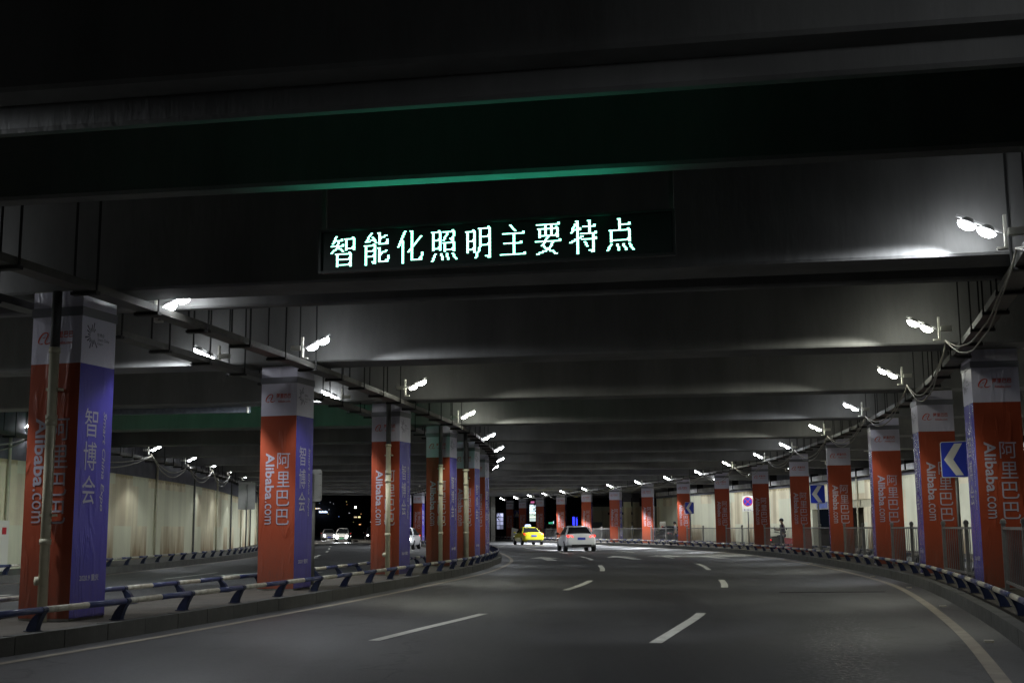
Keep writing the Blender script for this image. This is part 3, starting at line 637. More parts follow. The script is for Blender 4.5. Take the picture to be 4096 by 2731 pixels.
tray(KR,6,128,.42,4.34,'grey cable tray hung above the right kerb')
tray(KF,16,100,-2.15,4.22,'grey cable tray hung along the cream left wall',wd=.3)

def swag(a,b,sag,label,r=.018,group='cables looping between floodlights',m='cable',wob=.03,par=None):
    a=Vector(a);b=Vector(b); pts=[]
    for i in range(15):
        t=i/14; p=a.lerp(b,t); p.z-=sag*4*t*(1-t); p.x+=wob*math.sin(i*1.7)*.4; pts.append(p)
    return MB().tube(pts,r,6).obj('power_cable',M[m],smooth=True)
for i in range(len(Rl)-2):
    (x0,y0),(x1,y1)=Rl[i],Rl[i+1]
    for k,(sg,m) in enumerate(((.42,'cable'),(.55,'cable'))):
        o=swag((x0+.28,y0,4.45),(x1+.28,y1,4.45),sg*(1 if i<9 else .8)+.05*(i%3),'' ,r=.012,m=m)
        tag(o,'%s pale cable sagging between the %s and %s floodlights of the right row'%(('upper','lower')[k],ORD[i],ORD[i+1]),'cable','cables looping along the right row')
q2=[(-15.7,31.5),(-15.3,38.6),(-14.55,49.1),(-15.06,56.6),(-15.2,61.8),(-15.6,67.4)]
for i in range(len(q2)-1):
    (x0,y0),(x1,y1)=q2[i],q2[i+1]
    for k,sg in enumerate((.5,.7)):
        o=swag((x0+.1,y0,4.40),(x1+.1,y1,4.35),sg,'',r=.024)
        tag(o,'%s cable drooping over the cream left wall, %s span from the camera'%(('shallower','deeper')[k],ORD[i]),'cable','cables looping along the left wall')

# ------------------------------------------------------------------ LED message sign
G={
'智':[((5,1),(2,6)),((4,4),(11,4)),((1,8),(12,8)),((7,4),(6,9),(1,13)),((7,9),(11,12)),((14,3),(14,11)),((14,3),(21,3)),((21,3),(21,11)),((14,10),(21,10)),((6,14),(6,23)),((6,14),(18,14)),((18,14),(18,23)),((6,18),(18,18)),((6,22),(18,22))],
'能':[((7,0),(2,6)),((2,6),(10,5)),((8,3),(11,7)),((2,9),(2,23)),((2,9),(10,9)),((10,9),(10,22)),((10,22),(8,21)),((2,13),(10,13)),((2,17),(10,17)),((14,0),(14,8)),((14,8),(21,8)),((21,8),(21,5)),((20,2),(14,4)),((14,11),(14,21)),((14,21),(21,21)),((21,21),(22,17)),((20,13),(14,16))],
'化':[((7,0),(1,11)),((5,7),(5,23)),((21,4),(10,15)),((13,0),(13,20)),((13,21),(21,21)),((21,21),(22,16))],
'照':[((2,2),(2,15)),((2,2),(8,2)),((8,2),(8,15)),((2,8),(8,8)),((2,14),(8,14)),((11,2),(20,2)),((20,2),(19,8),(17,7)),((15,2),(11,8)),((12,10),(12,16)),((12,10),(20,10)),((20,10),(20,16)),((12,15),(20,15)),((4,18),(1,23)),((9,18),(10,22)),((14,18),(15,22)),((19,18),(22,22))],
'明':[((2,3),(2,18)),((2,3),(8,3)),((8,3),(8,18)),((2,10),(8,10)),((2,16),(8,16)),((13,1),(13,14),(9,22)),((13,1),(21,1)),((21,1),(21,22)),((21,22),(18,21)),((13,7),(21,7)),((13,13),(21,13))],
'主':[((9,0),(13,4)),((3,6),(21,6)),((12,6),(12,21)),((4,13),(19,13)),((1,21),(22,21))],
'要':[((2,1),(21,1)),((9,1),(9,9)),((14,1),(14,9)),((4,4),(4,10)),((4,4),(19,4)),((19,4),(19,10)),((4,9),(19,9)),((1,13),(22,13)),((11,10),(6,16),(18,22)),((16,13),(11,19),(2,22))],
'特':[((4,2),(1,8)),((3,6),(9,6)),((6,0),(6,23)),((0,15),(10,11)),((11,4),(21,4)),((16,0),(16,9)),((9,9),(22,9)),((10,13),(22,13)),((19,9),(19,22)),((19,22),(16,21)),((12,15),(14,18))],
'点':[((11,0),(11,8)),((11,4),(20,4)),((4,8),(4,16)),((4,8),(19,8)),((19,8),(19,16)),((4,15),(19,15)),((4,18),(1,22)),((9,18),(10,22)),((14,18),(16,22)),((19,18),(22,22))],
}
def raster(strokes):
    px=set()
    for st in strokes:
        for (x0,y0),(x1,y1) in zip(st,st[1:]):
            n=max(abs(x1-x0),abs(y1-y0),1)
            for k in range(n+1):
                x=round(x0+(x1-x0)*k/n); y=round(y0+(y1-y0)*k/n); px.add((x,y))
                if abs(y1-y0)>abs(x1-x0)*.25: px.add((x+1,y))
                pass
            if y0==y1 and x1-x0>5 and len(st)==2:   # serif at the end of a horizontal
                px|={(x1,y1-1),(x1-1,y1-1)}
            if x0==x1 and y1-y0>5: px|={(x0-1,y0)}
    return px
sa=R(-12); SX0,SX1=-1.75,1.405
sroot=empty('led_message_sign','long black LED message sign with glowing green-white characters hung over the road','led sign',((SX0+SX1)/2*1.04,11.06,3.795),sa)
SW=(SX1-SX0)/math.cos(sa)*1.04; SHh=.40
# frame
c=MB().box(-SW/2,0,0,SW/2,.10,SHh).obj('cabinet',M['black'],sroot); bevel(c,.008)
M['bezel']=mat('sign_bezel',(0.05,0.052,0.05),0.45,metal=.4)
fr=MB().box(-SW/2-.012,-.02,-.012,SW/2+.012,-.001,.012).box(-SW/2-.012,-.02,SHh-.012,SW/2+.012,-.001,SHh+.012).box(-SW/2-.012,-.02,.0125,-SW/2+.012,-.001,SHh-.0125).box(SW/2-.012,-.02,.0125,SW/2+.012,-.001,SHh-.0125).obj('frame',M['bezel'],sroot)
M['led']=emis('led_lit',(0.30,1.0,0.74),6.5); M['led_off']=mat('led_panel',(0.006,0.012,0.01),0.5)
MB().box(-SW/2+.02,-.004,.02,SW/2-.02,-.001,SHh-.02).obj('screen_panel',M['led_off'],sroot)
mb=MB(); pitch=.0123; cellw=.3295
for i,ch in enumerate('智能化照明主要特点'):
    x0=-SW/2+.102+i*cellw; y0=SHh-.05
    for (px,py) in raster(G[ch]):
        a=x0+px*pitch*.90; b=y0-py*pitch*1.06; h=pitch*.39
        mb.add([(a-h,-.007,b-h),(a+h,-.007,b-h),(a+h,-.007,b+h),(a-h,-.007,b+h)],[(0,1,2,3)])
o=mb.obj('lit_dots',M['led'],sroot,recalc=False); o['kind']='stuff'
for k in range(6):   # the glow the lit characters throw on the girder and the hanger rods
    l=bpy.data.lights.new('led_glow','SPOT'); l.energy=6; l.color=(.02,1,.55); l.spot_size=R(140); l.spot_blend=.8; l.shadow_soft_size=.05
    lo=link('glow',l,sroot,(-SW/2+.35+k*.47,-.03,.26)); lo.rotation_euler=(R(128),0,PI)
for x in (-SW/2+.02,SW/2-.02):
    MB().box(x-.02,.03,SHh,x+.02,.07,SLAB-3.80).obj('hanger_rod',M['pole'],sroot)
# second sign, seen from behind, over the opposite road
s2=empty('led_message_sign','dark sign seen from behind over the opposite road, green glow on the girder beyond','led sign',(-9.6,31.5,4.36),R(-7))
MB().box(-2.9,0,0,2.9,.12,.5).obj('cabinet',mat('sign_back_dark',(0.09,0.1,0.12),.5,var=.4,scale=9),s2)
MB().box(2.85,-.012,-.01,2.89,-.001,.22).obj('edge_strip',M['bracket'],s2)
MB().box(-2.7,.121,.06,2.7,.124,.44).obj('screen_panel',emis('led_green_far',(0.05,1.0,0.5),15),s2)
for x in (-2.5,2.5): MB().box(x-.03,.03,.5,x+.03,.09,1.62).obj('hanger_rod',M['pole'],s2)

# ------------------------------------------------------------------ walls
def left_wall():
    root=empty('retaining_wall','tall cream painted wall with dark upper band beyond the opposite road','wall')
    s0,s1=KF.sy(5),KF.sy(124)
    extrude_along(KF,s0,s1,[(-3.1,0),(-2.7,0.2),(-2.7,3.6),(-3.1,3.6)]).obj('cream_face',M['wall_left'],root)
    extrude_along(KF,s0,s1,[(-3.1,3.6),(-2.66,3.6),(-2.66,SLAB-.02),(-3.1,SLAB-.02)]).obj('dark_band',M['band'],root)
    s=s0+1.5; k=0
    while s<s1:
        p=KF.pos(s,-2.62,.28)
        (MB().tube([(0,0,0),(0,0,4.1)],.05,10)).obj('wall_pipe',M['pole' if k%2 else 'pipe_beige'],root,p,smooth=True); s+=7.9; k+=1
left_wall()
cab=empty('hydrant_cabinet','white metal hydrant cabinet against the cream wall at the left edge','cabinet',(-14.95,35.6,.28),R(85))
b=MB().box(-.55,-.2,0,.55,.2,1.45).obj('body',M['sign_white'],cab); bevel(b,.01)
for z,h in ((.05,.5),(.6,.8)): MB().box(-.5,-.215,z,.5,-.201,z+h).obj('door',M['sign_white'],cab)
MB().box(.1,-.22,1.05,.35,-.216,1.25).obj('red_plate',M['sign_red'],cab)

def right_wall():
    root=empty('underpass_wall','pale cream wall with dark band and shop openings beyond the right-hand columns','wall')
    ZT=3.9; O=8.5
    yA,y1,y2,yB=20,62,76.5,107
    s=lambda y:KR.sy(y)
    extrude_along(KR,s(yA),s(y1),[(O,.1),(O+.4,.1),(O+.4,ZT),(O,ZT)]).obj('cream_face',M['wall_right'],root)
    extrude_along(KR,s(y2),s(yB),[(O,.1),(O+.4,.1),(O+.4,ZT),(O,ZT)]).obj('cream_face',M['wall_right'],root)
    extrude_along(KR,s(y1),s(y2),[(O,2.86),(O+.4,2.86),(O+.4,ZT),(O,ZT)]).obj('fascia',M['wall_right'],root)
    extrude_along(KR,s(y1),s(y2),[(O+.12,2.42),(O+.4,2.42),(O+.4,2.858),(O+.12,2.858)]).obj('lintel',M['pipe_beige'],root)
    extrude_along(KR,s(yA),s(yB),[(O-.04,ZT),(O+.5,ZT),(O+.5,SLAB-.02),(O-.04,SLAB-.02)]).obj('dark_band',M['band'],root)
    for ya,yb in ((62.0,62.7),(66.6,67.6),(71.5,72.0),(76,76.5)):
        extrude_along(KR,s(ya),s(yb),[(O+.06,.1),(O+.4,.1),(O+.4,2.42),(O+.06,2.42)],step=.5).obj('pilaster',M['wall_right'],root)
    extrude_along(KR,s(y1)-.5,s(y2)+.5,[(O+3.2,.1),(O+3.4,.1),(O+3.4,3.2),(O+3.2,3.2)]).obj('recess_back_wall',mat('recess_olive',(0.22,0.19,0.13),.8,var=.2,scale=1),root)
    extrude_along(KR,s(y1)-.5,s(y2)+.5,[(O+.41,2.95),(O+3.6,2.95),(O+3.6,3.1),(O+.41,3.1)]).obj('recess_ceiling',M['dark'],root)
    p=KR.pos(s(74.2),O+.10,2.46); h=KR.head(s(74.2))
    e=MB().box(-.9,-.02,0,.9,.0,.38).obj('shop_sign',mat('shop_sign_blue',(0.12,0.16,0.4),.5,var=.35,scale=5),root,p,h)
    for y in (68.0,57.5,50):
        p=KR.pos(s(y),O-.09,.15); MB().tube([(0,0,0),(0,0,2.2),(.0,.0,4.1)],.055,10).obj('wall_pipe',M['pipe_beige'],root,p,smooth=True)
right_wall()
duct=empty('ventilation_duct','pale metal duct hung in front of the dark band on the right wall','duct')
s0=KR.sy(24); k=0
dm=MB().box(0,-.2,-.14,1.74,.2,.14).mesh('duct_section',mat('duct_galvanised',(0.5,0.5,0.5),.4,metal=.3,var=.35,scale=1.6))
while KR.at(s0)[0].y<104:
    p=KR.pos(s0,8.0,4.22); link('duct_section',dm,duct,p,KR.head(s0+.9))
    if k%2==0: MB().box(-.02,-.24,-.16,.02,.24,SLAB-4.24).obj('hanger',M['rod'],duct,p,KR.head(s0))
    s0+=1.78; k+=1
# hydrant cabinet at the end of the right wall
cb=empty('hydrant_cabinet','white hydrant cabinet with red label at the end of the cream right wall','cabinet',(12.35,102.5,.16),R(-8))
bevel(MB().box(-.24,-.18,0,.24,.18,1.72).obj('body',M['sign_white'],cb),.01); MB().box(-.2,-.19,.1,.2,-.181,1.6).obj('door',M['rail_white'],cb); MB().box(-.1,-.195,1.15,.08,-.191,1.35).obj('red_plate',M['sign_red'],cb)

# pale pillars and gatehouse beyond the wall end
for i,(x,y,wd) in enumerate(((10.32,112,.66),(11.2,112.8,.6),(12.15,110.5,.28))):
    t=empty('pale_pillar',('wide pale pillar right of the tenth column','second pale pillar, darker, beside the wide one','thin pale pillar by the cream wall end')[i],'pillar',(x,y,0))
    MB().box(-wd/2,-.3,0,wd/2,.3,3.7).obj('shaft',M['wall_right'],t); MB().box(-wd/2-.02,-.32,3.702,wd/2+.02,.32,SLAB-.02).obj('dark_head',M['band'],t)
gh=empty('gatehouse','low pale building with canopy and metal gates behind the far right columns','building',(10.4,128,0),R(-4))
MB().box(-3.2,2,0,4.5,2.4,3.6).obj('wall',M['wall_right'],gh); MB().box(-.6,.9,2.75,2.6,2,3.0).obj('canopy',M['dark'],gh)
for x in (-.4,2.3): MB().box(x-.06,1.0,0,x+.06,1.12,2.7).obj('post',M['fence'],gh)
for x0 in (-2.4,-.3,1.0): MB().box(x0,1.9,.1,x0+1.2,1.99,2.0).obj('gate_panel',M['fence'],gh)
MB().box(-3.2,2.5,3.6,8,9,3.9).obj('roof',M['dark'],gh)

# ------------------------------------------------------------------ road signs
def plate_sign(x,y,rz,zc,wd,ht,label,kind,pole_top=None,group=None,pz=.27):
    root=empty('road_sign',label,'road sign',(x,y,pz),rz,group)
    MB().tube([(0,.06,0),(0,.06,(pole_top or zc+ht/2)-pz)],.038,12).obj('pole',M['pole'],root,smooth=True)
    def rr(w_,h_,r,n=5):
        P=[]
        for cx,cz,a0 in ((w_/2-r,h_/2-r,0),(-w_/2+r,h_/2-r,90),(-w_/2+r,-h_/2+r,180),(w_/2-r,-h_/2+r,270)):
            for k in range(n): a=R(a0+90*k/(n-1)); P.append((cx+r*math.cos(a),cz+r*math.sin(a)))
        return P
    def slab(P,y0,y1,m,name,par):
        n=len(P); vs=[(a,y0,zc-pz+b) for a,b in P]+[(a,y1,zc-pz+b) for a,b in P]
        return MB().add(vs,[tuple(range(n)),tuple(range(2*n-1,n-1,-1))]+[(i,n+i,n+(i+1)%n,(i+1)%n) for i in range(n)]).obj(name,M[m],par)
    if kind=='chevron':
        pl=slab(rr(wd,ht,.05),-.01,.005,'sign_white','plate',root); slab(rr(wd-.03,ht-.03,.04),-.013,-.0102,'sign_blue','blue_field',pl)
        a,b=wd*.40,ht*.44
        slab([(a*.75,b),(a*.05,b),(-a*.95,0),(a*.05,-b),(a*.75,-b),(-a*.12,0)],-.017,-.0132,'sign_white','chevron',pl)
    elif kind=='back':
        pl=slab(rr(wd,ht,.06),-.01,.005,'sign_back','plate',root)
        for f in (-.36,0,.36): MB().box(-wd*.45,-.03,zc-pz+ht*f-.012,wd*.45,-.011,zc-pz+ht*f+.012).obj('stiffener',M['sign_back'],pl)
        MB().tube([(0,-.06,zc-pz-ht/2-.1),(0,-.06,zc-pz+ht*.42)],.036,12).obj('front_pole',M['sign_back'],root,smooth=True)
    elif kind=='nostop':
        pl=slab(rr(wd,ht,.02),-.01,.005,'sign_white','plate',root)
        def disc(r,y0,y1,m,nm,z): 
            P=[(r*math.cos(2*PI*k/28),z+r*math.sin(2*PI*k/28)) for k in range(28)]; return slab(P,y0,y1,m,nm,pl)
        zz=ht*.13; disc(.30,-.013,-.0102,'sign_red','red_disc',zz); disc(.245,-.016,-.0132,'sign_blue','blue_disc',zz)
        for sg in (1,-1):
            q=[];c,s_=math.cos(R(45*sg)),math.sin(R(45*sg))
            for u,v in ((-.27,-.022),(.27,-.022),(.27,.022),(-.27,.022)): q.append((u*c-v*s_,zz+u*s_+v*c))
            slab(q,-.019-.001*sg,-.0162,'sign_red','cross_bar',pl)
        m=MB(); put(m,'100 m','print_dark',.06,zc-pz-ht*.40,h=.09,bold=.02); m.v=[(a,-.012,b) for a,_,b in m.v]; m.obj('lettering',M['print_dark'],pl)
        slab([(-.20,-ht*.40+.07),(-.26,-ht*.40),(-.215,-ht*.40),(-.215,-ht*.40-.06),(-.185,-ht*.40-.06),(-.185,-ht*.40),(-.14,-ht*.40)],-.014,-.0102,'print_dark','arrow',pl)
    elif kind=='warn':
        pl=slab(rr(wd,ht,.03),-.01,.005,'sign_white','plate',root); slab(rr(wd-.04,ht-.04,.03),-.013,-.0102,'sign_blue','blue_field',pl)
        slab([(-wd*.36,-ht*.34),(wd*.36,-ht*.34),(0,ht*.34)],-.017,-.0132,'sign_white','triangle',pl)
    return root
plate_sign(9.83,27.35,R(-33),2.83,.60,.80,'large blue sign with white left chevron before the second right-hand column','chevron',group='chevron signs')
plate_sign(12.48,50.6,R(-22),2.69,.60,.76,'blue chevron sign between the fourth and fifth right-hand columns','chevron',group='chevron signs')
plate_sign(10.83,76,R(-22),2.56,.56,.72,'smallest blue chevron sign, overlapping the eighth right-hand column','chevron',group='chevron signs')
plate_sign(14.62,77,R(-12),2.82,.70,.97,'white no-stopping sign with red and blue disc and 100 m plate','nostop',pz=.16)
plate_sign(-14.03,65,R(8),3.2,.87,1.43,'grey back of a tall road sign panel in front of the left wall','back',group='signs seen from behind')
plate_sign(-4.2,25.7,R(-38),2.3,.62,.66,'pale rounded sign board seen from behind, half hidden by the second median column','back',group='signs seen from behind')
plate_sign(.42,140,R(0),3.03,.75,.80,'small far blue sign with pale triangle between the last right-hand columns','warn')

# ------------------------------------------------------------------ vehicles (local: +y forward, origin on ground under centre)
def paint(name,col): return mat(name,col,.3,spec=.5,coat=.8)
def loft(secs, mats, name, par, subd=2):
    mb=MB(); n=len(secs[0]); 
    for s in secs: mb.v+= [tuple(p) for p in s]
    for i in range(len(secs)-1):
        for k in range(n): mb.f.append((i*n+k,i*n+(k+1)%n,(i+1)*n+(k+1)%n,(i+1)*n+k)); mb.m.append(0)
    mb.f.append(tuple(range(n-1,-1,-1))); mb.m.append(0); mb.f.append(tuple((len(secs)-1)*n+k for k in range(n))); mb.m.append(0)
    o=mb.obj(name,mats,par,smooth=True)
    if subd: m=o.modifiers.new('sub','SUBSURF'); m.levels=subd; m.render_levels=subd
    return o
WH=None
def wheel(par,x,y,r=.31,wdt=.2):
    sx=1 if x>0 else -1
    wroot=MB().tube([(-wdt/2,0,0),(-wdt/2+.02,0,0),(wdt/2-.02,0,0),(wdt/2,0,0)],[r*.9,r,r,r*.9],24).obj('wheel',M['tyre'],par,(x,y,r),smooth=True)
    m=MB(); m.tube([(sx*wdt*.49,0,0),(sx*wdt*.53,0,0)],[r*.62,r*.58],20)
    for k in range(5):
        a=2*PI*k/5; m.add([(sx*wdt*.54,math.cos(a+e)*rr_,math.sin(a+e)*rr_) for rr_,e in ((.03,-.6),(.03,.6),(r*.6,.12),(r*.6,-.12))],[(0,1,2,3)])
    m.obj('rim',M['rim'],wroot)
def car(label,x,y,hd,col,group=None,L=4.55,W=1.80,H=1.42,kind='sedan',name='parked_car',cat='car',front_on=True,brake=True,plate='plate_blue',head_power=0,taxi=False,roof_ad=False,turn=False,headlamp='headlamp'):
    c=empty(name,label,cat,(x,y,RZ),hd,group); P=col; h=L/2; w=W/2
    def sec(y_,ww,zb,zt,tuck=.93): # body section, loop
        return [(-ww*.86,y_,zb),(-ww*.98,y_,zb+.14),(-ww,y_,(zb+zt)/2),(-ww*tuck,y_,zt-.06),(-ww*.72,y_,zt),(0,y_,zt+.02),(ww*.72,y_,zt),(ww*tuck,y_,zt-.06),(ww,y_,(zb+zt)/2),(ww*.98,y_,zb+.14),(ww*.86,y_,zb)]
    if kind=='sedan':
        S=[sec(-h,w*.78,.42,.86),sec(-h+.06,w*.9,.30,.98),sec(-h+.35,w*.98,.22,1.02),sec(-h+.9,w,.2,1.0),sec(-.4,w,.2,.94),sec(.7,w,.2,.93),sec(1.3,w,.2,.90),sec(h-.5,w*.96,.2,.80),sec(h-.12,w*.86,.24,.66),sec(h,w*.72,.32,.56)]
        ry0,ry1,rt0,rt1=-h+.80,1.15,-h+1.55,.35
    elif kind=='hatch':
        S=[sec(-h,w*.86,.35,.95),sec(-h+.1,w*.96,.25,1.0),sec(-h+.6,w,.2,1.0),sec(0,w,.2,.98),sec(.8,w,.2,.97),sec(h-.5,w*.96,.2,.88),sec(h-.12,w*.86,.22,.72),sec(h,w*.74,.3,.58)]
        ry0,ry1,rt0,rt1=-h+.08,1.05,-h+.45,.25
    body=loft(S,[P],'body',c)
    # glasshouse
    zb=.94; zt=H; wb=w*.90; wt=w*.66
    V=[(-wb,ry0,zb),(wb,ry0,zb),(wb,ry1,zb-.04),(-wb,ry1,zb-.04),(-wt,rt0,zt-.03),(wt,rt0,zt-.03),(wt,rt1,zt-.02),(-wt,rt1,zt-.02),(-wt*.9,(rt0+rt1)/2,zt+.02),(wt*.9,(rt0+rt1)/2,zt+.02)]
    cabn=MB().add(V,[(0,1,5,4),(3,7,6,2),(0,4,8,7,3),(1,2,6,9,5),(4,5,9,8),(8,9,6,7)]).obj('cabin',[P],c,smooth=False); bevel(cabn,.12,4)
    for p in cabn.data.polygons: p.use_smooth=True
    def pane(a,b,c_,d,nm,m='glass',shr=.86,lift=.012,par=c):
        q=[Vector(t) for t in (a,b,c_,d)]; ce=sum(q,Vector())/4; nn=(q[1]-q[0]).cross(q[3]-q[0]).normalized()
        cc=Vector((0,0,1.0)); 
        if nn.dot(ce-cc)<0: nn=-nn
        q2=[ce+(t-ce)*shr+nn*lift for t in q]; q3=[t-nn*.02 for t in q2]
        return MB().add(q2+q3,[(0,1,2,3),(7,6,5,4),(0,4,5,1),(1,5,6,2),(2,6,7,3),(3,7,4,0)]).obj(nm,M[m],par)
    pane(V[0],V[1],V[5],V[4],'rear_window'); pane(V[3],V[2],V[6],V[7],'windscreen')
    for s in (0,1):
        a,b,cc_,dd=(V[0],V[3],V[7],V[4]) if s==0 else (V[1],V[2],V[6],V[5])
        mid=lambda p,q_,t:tuple(Vector(p).lerp(Vector(q_),t))
        pane(mid(a,b,.04),mid(a,b,.47),mid(dd,cc_,.5),mid(dd,cc_,.08),'side_window',shr=.88); pane(mid(a,b,.5),mid(a,b,.97),mid(dd,cc_,.95),mid(dd,cc_,.53),'side_window',shr=.88)
    for s in (-1,1):
        for yy in (-h+.86,h-.84): wheel(c,s*(w-.1),yy)
        # lights
        tl=MB().prism([(0,0),(1,0),(1,1),(0,1)],0,1)
        MB().add([(s*w*.50,-h-.0,.80),(s*w*.86,-h+.05,.82),(s*w*.88,-h+.10,.93),(s*w*.60,-h+.02,.90),(s*w*.50,-h+.1,.80),(s*w*.88,-h+.3,.82),(s*w*.88,-h+.3,.93),(s*w*.60,-h+.12,.90)],[(0,1,2,3),(4,7,6,5),(0,3,7,4),(1,5,6,2),(3,2,6,7),(0,4,5,1)]).obj('taillight',M['tail_on' if brake else 'tail_off'],c)
        hm=MB().tube([(s*w*.68,h-.2,.66),(s*w*.68,h-.045,.66)],[.10,.085],14).obj('headlight',M[headlamp if front_on else 'glass'],c)
        mr=MB().tube([(s*w*.95,.72,.98),(s*(w+.1),.70,1.0),(s*(w+.17),.68,1.02)],[.03,.075,.05],8).obj('mirror',M['black'] if not taxi else P,c,smooth=True)
        if head_power:
            l=bpy.data.lights.new('headlight_beam','SPOT'); l.energy=head_power; l.color=(.92,.96,1); l.spot_size=R(112); l.spot_blend=.15; l.shadow_soft_size=.06
            lo=link('beam',l,c,(s*w*.68,h+.02,.66)); lo.rotation_euler=(R(90-58),0,0)
    MB().box(-.22,-h-.012,.66,.22,-h+.03,.79).obj('number_plate',M[plate],c)
    MB().box(-.22,h-.02,.36,.22,h+.012,.49).obj('number_plate',M[plate],c)
    MB().box(-w*.62,-h-.006,.24,w*.62,-h+.06,.40).obj('rear_diffuser',M['black'],c)
    MB().box(-w*.55,h-.06,.30,w*.55,h+.006,.36).obj('grille',M['black'],c)
    MB().box(-w*.35,h-.05,.55,w*.35,h-.005,.60).obj('grille',M['black'],c)
    if taxi:
        t=MB().tube([(-.24,0,H+.06),(-.18,0,H+.14),(.18,0,H+.14),(.24,0,H+.06)],[.05,.09,.09,.05],12).obj('roof_sign',emis('taxi_sign',(.45,.6,1.0),2.2),c,smooth=True)
        MB().box(-.2,-.06,H,.2,.06,H+.06).obj('roof_sign_base',M['black'],c)
    if turn:
        MB().box(w*.62,-h-.015,.78,w*.86,-h+.1,.83).obj('turn_signal',M['turn_on'],c)
    return c
M['tail_on']=emis('taillight_on',(1.0,.02,.01),5); M['tail_off']=mat('taillight_off',(.3,.01,.01),.3); M['turn_on']=emis('turn_signal_on',(1.0,.55,.05),8)
M['headlamp']=emis('headlamp_on',(1.0,.97,.9),22); M['headlamp_cool']=emis('headlamp_cool',(.85,.85,1.0),22)
M['plate_blue']=mat('plate_blue',(.03,.06,.45),.4); M['plate_green']=mat('plate_green',(.05,.42,.18),.4)
PW=paint('car_white',(.82,.83,.84)); PY=paint('taxi_yellow',(.62,.58,.02)); PS=paint('car_silver',(.4,.4,.42)); PD=paint('car_dark',(.015,.015,.02)); PR=paint('car_red',(.35,.02,.02))
car('white sedan seen from behind with red taillights lit, in the middle of the road',3.62,71.9,R(5),PW,'cars driving away',name='white_car',head_power=1500)
car('yellow taxi seen from behind with glowing blue-white roof sign',1.2,102.6,R(12),PY,'cars driving away',name='taxi',taxi=True,turn=True,head_power=900)
car('small white oncoming car with both headlights on and green number plate',-18.4,134.0,R(180+3),PW,'oncoming cars',L=3.7,W=1.62,H=1.5,kind='hatch',name='oncoming_car',plate='plate_green',head_power=200)
car('silver oncoming car partly hidden behind the small white one',-23.6,158.0,R(180+12),PS,'oncoming cars',name='oncoming_car',head_power=200,headlamp='headlamp_cool')
car('dark oncoming car with one headlight showing beside the third median column',-17.0,150.0,R(180+8),PD,'oncoming cars',name='oncoming_car',L=4.8,W=1.9,H=1.7,kind='hatch')
car('white oncoming car mostly hidden behind the third median column',-7.3,83.0,R(180-3),PW,'oncoming cars',name='oncoming_car')
car('dark parked car with blue plate behind the railing by the cream wall end',12.4,97.5,R(6),PD,'parked vehicles',brake=False,front_on=False)
wb=empty('water_barrier','low red plastic barrier behind the railing, right of the standing person','barrier',(15.75,72.0,0),R(-8))
bevel(MB().add([(-.75,-.28,0),(.75,-.28,0),(.75,.28,0),(-.75,.28,0),(-.70,-.10,.82),(.62,-.10,.70),(.62,.10,.70),(-.70,.10,.82)],[(0,3,2,1),(4,5,6,7),(0,1,5,4),(1,2,6,5),(2,3,7,6),(3,0,4,7)]).obj('body',PR,wb),.04,3)
MB().box(-.75,-.30,0,-.35,.30,.12).box(.35,-.30,0,.75,.30,.12).obj('foot',M['black'],wb)

def scooter(label,x,y,hd,lamp=None,tail=False):
    c=empty('motor_scooter',label,'scooter',(x,y,RZ),hd,'scooters behind the railing')
    for yy in (-.6,.62): MB().tube([(-.05,yy,.24),(-.04,yy,.24),(.04,yy,.24),(.05,yy,.24)],[.2,.24,.24,.2],18).obj('wheel',M['tyre'],c,smooth=True)
    MB().box(-.14,-.35,.28,.14,.35,.36).obj('footboard',M['black'],c)
    bevel(MB().add([(-.16,-.75,.45),(.16,-.75,.45),(.17,-.1,.4),(-.17,-.1,.4),(-.13,-.8,.72),(.13,-.8,.72),(.15,-.05,.74),(-.15,-.05,.74)],[(0,3,2,1),(4,5,6,7),(0,1,5,4),(1,2,6,5),(2,3,7,6),(3,0,4,7)]).obj('rear_body',M['black'],c),.04,3)
    bevel(MB().box(-.15,-.72,.745,.15,.02,.82).obj('seat',M['black'],c),.03,3)
    MB().tube([(0,.62,.3),(0,.5,.7),(0,.42,1.0)],[.04,.06,.05],10).obj('fork',M['black'],c,smooth=True)
    bevel(MB().add([(-.2,.38,.35),(.2,.38,.35),(.18,.55,.35),(-.18,.55,.35),(-.2,.3,.85),(.2,.3,.85),(.14,.46,.9),(-.14,.46,.9)],[(0,3,2,1),(4,5,6,7),(0,1,5,4),(1,2,6,5),(2,3,7,6),(3,0,4,7)]).obj('leg_shield',M['black'],c),.03,2)
    MB().tube([(-.33,.36,1.02),(0,.42,.98),(.33,.36,1.02)],.022,8).obj('handlebar',M['black'],c,smooth=True)
    for s in (-1,1): MB().tube([(s*.28,.4,1.02),(s*.34,.42,1.2)],.012,6).tube([(s*.34,.41,1.2),(s*.34,.43,1.2)],.055,10).obj('mirror',M['black'],c,smooth=True)
    if lamp: MB().tube([(0,.47,.86),(0,.53,.86)],.075,12).obj('headlight',M[lamp],c)
    if tail: MB().box(-.08,-.84,.6,.08,-.8,.67).obj('taillight',M['tail_on'],c)
    return c
scooter('black scooter with lit headlight near the ninth right-hand column',10.55,99.0,R(165),'headlamp')
scooter('dark scooter with small red taillight beside the standing person',13.72,64.6,R(-40),None,True)

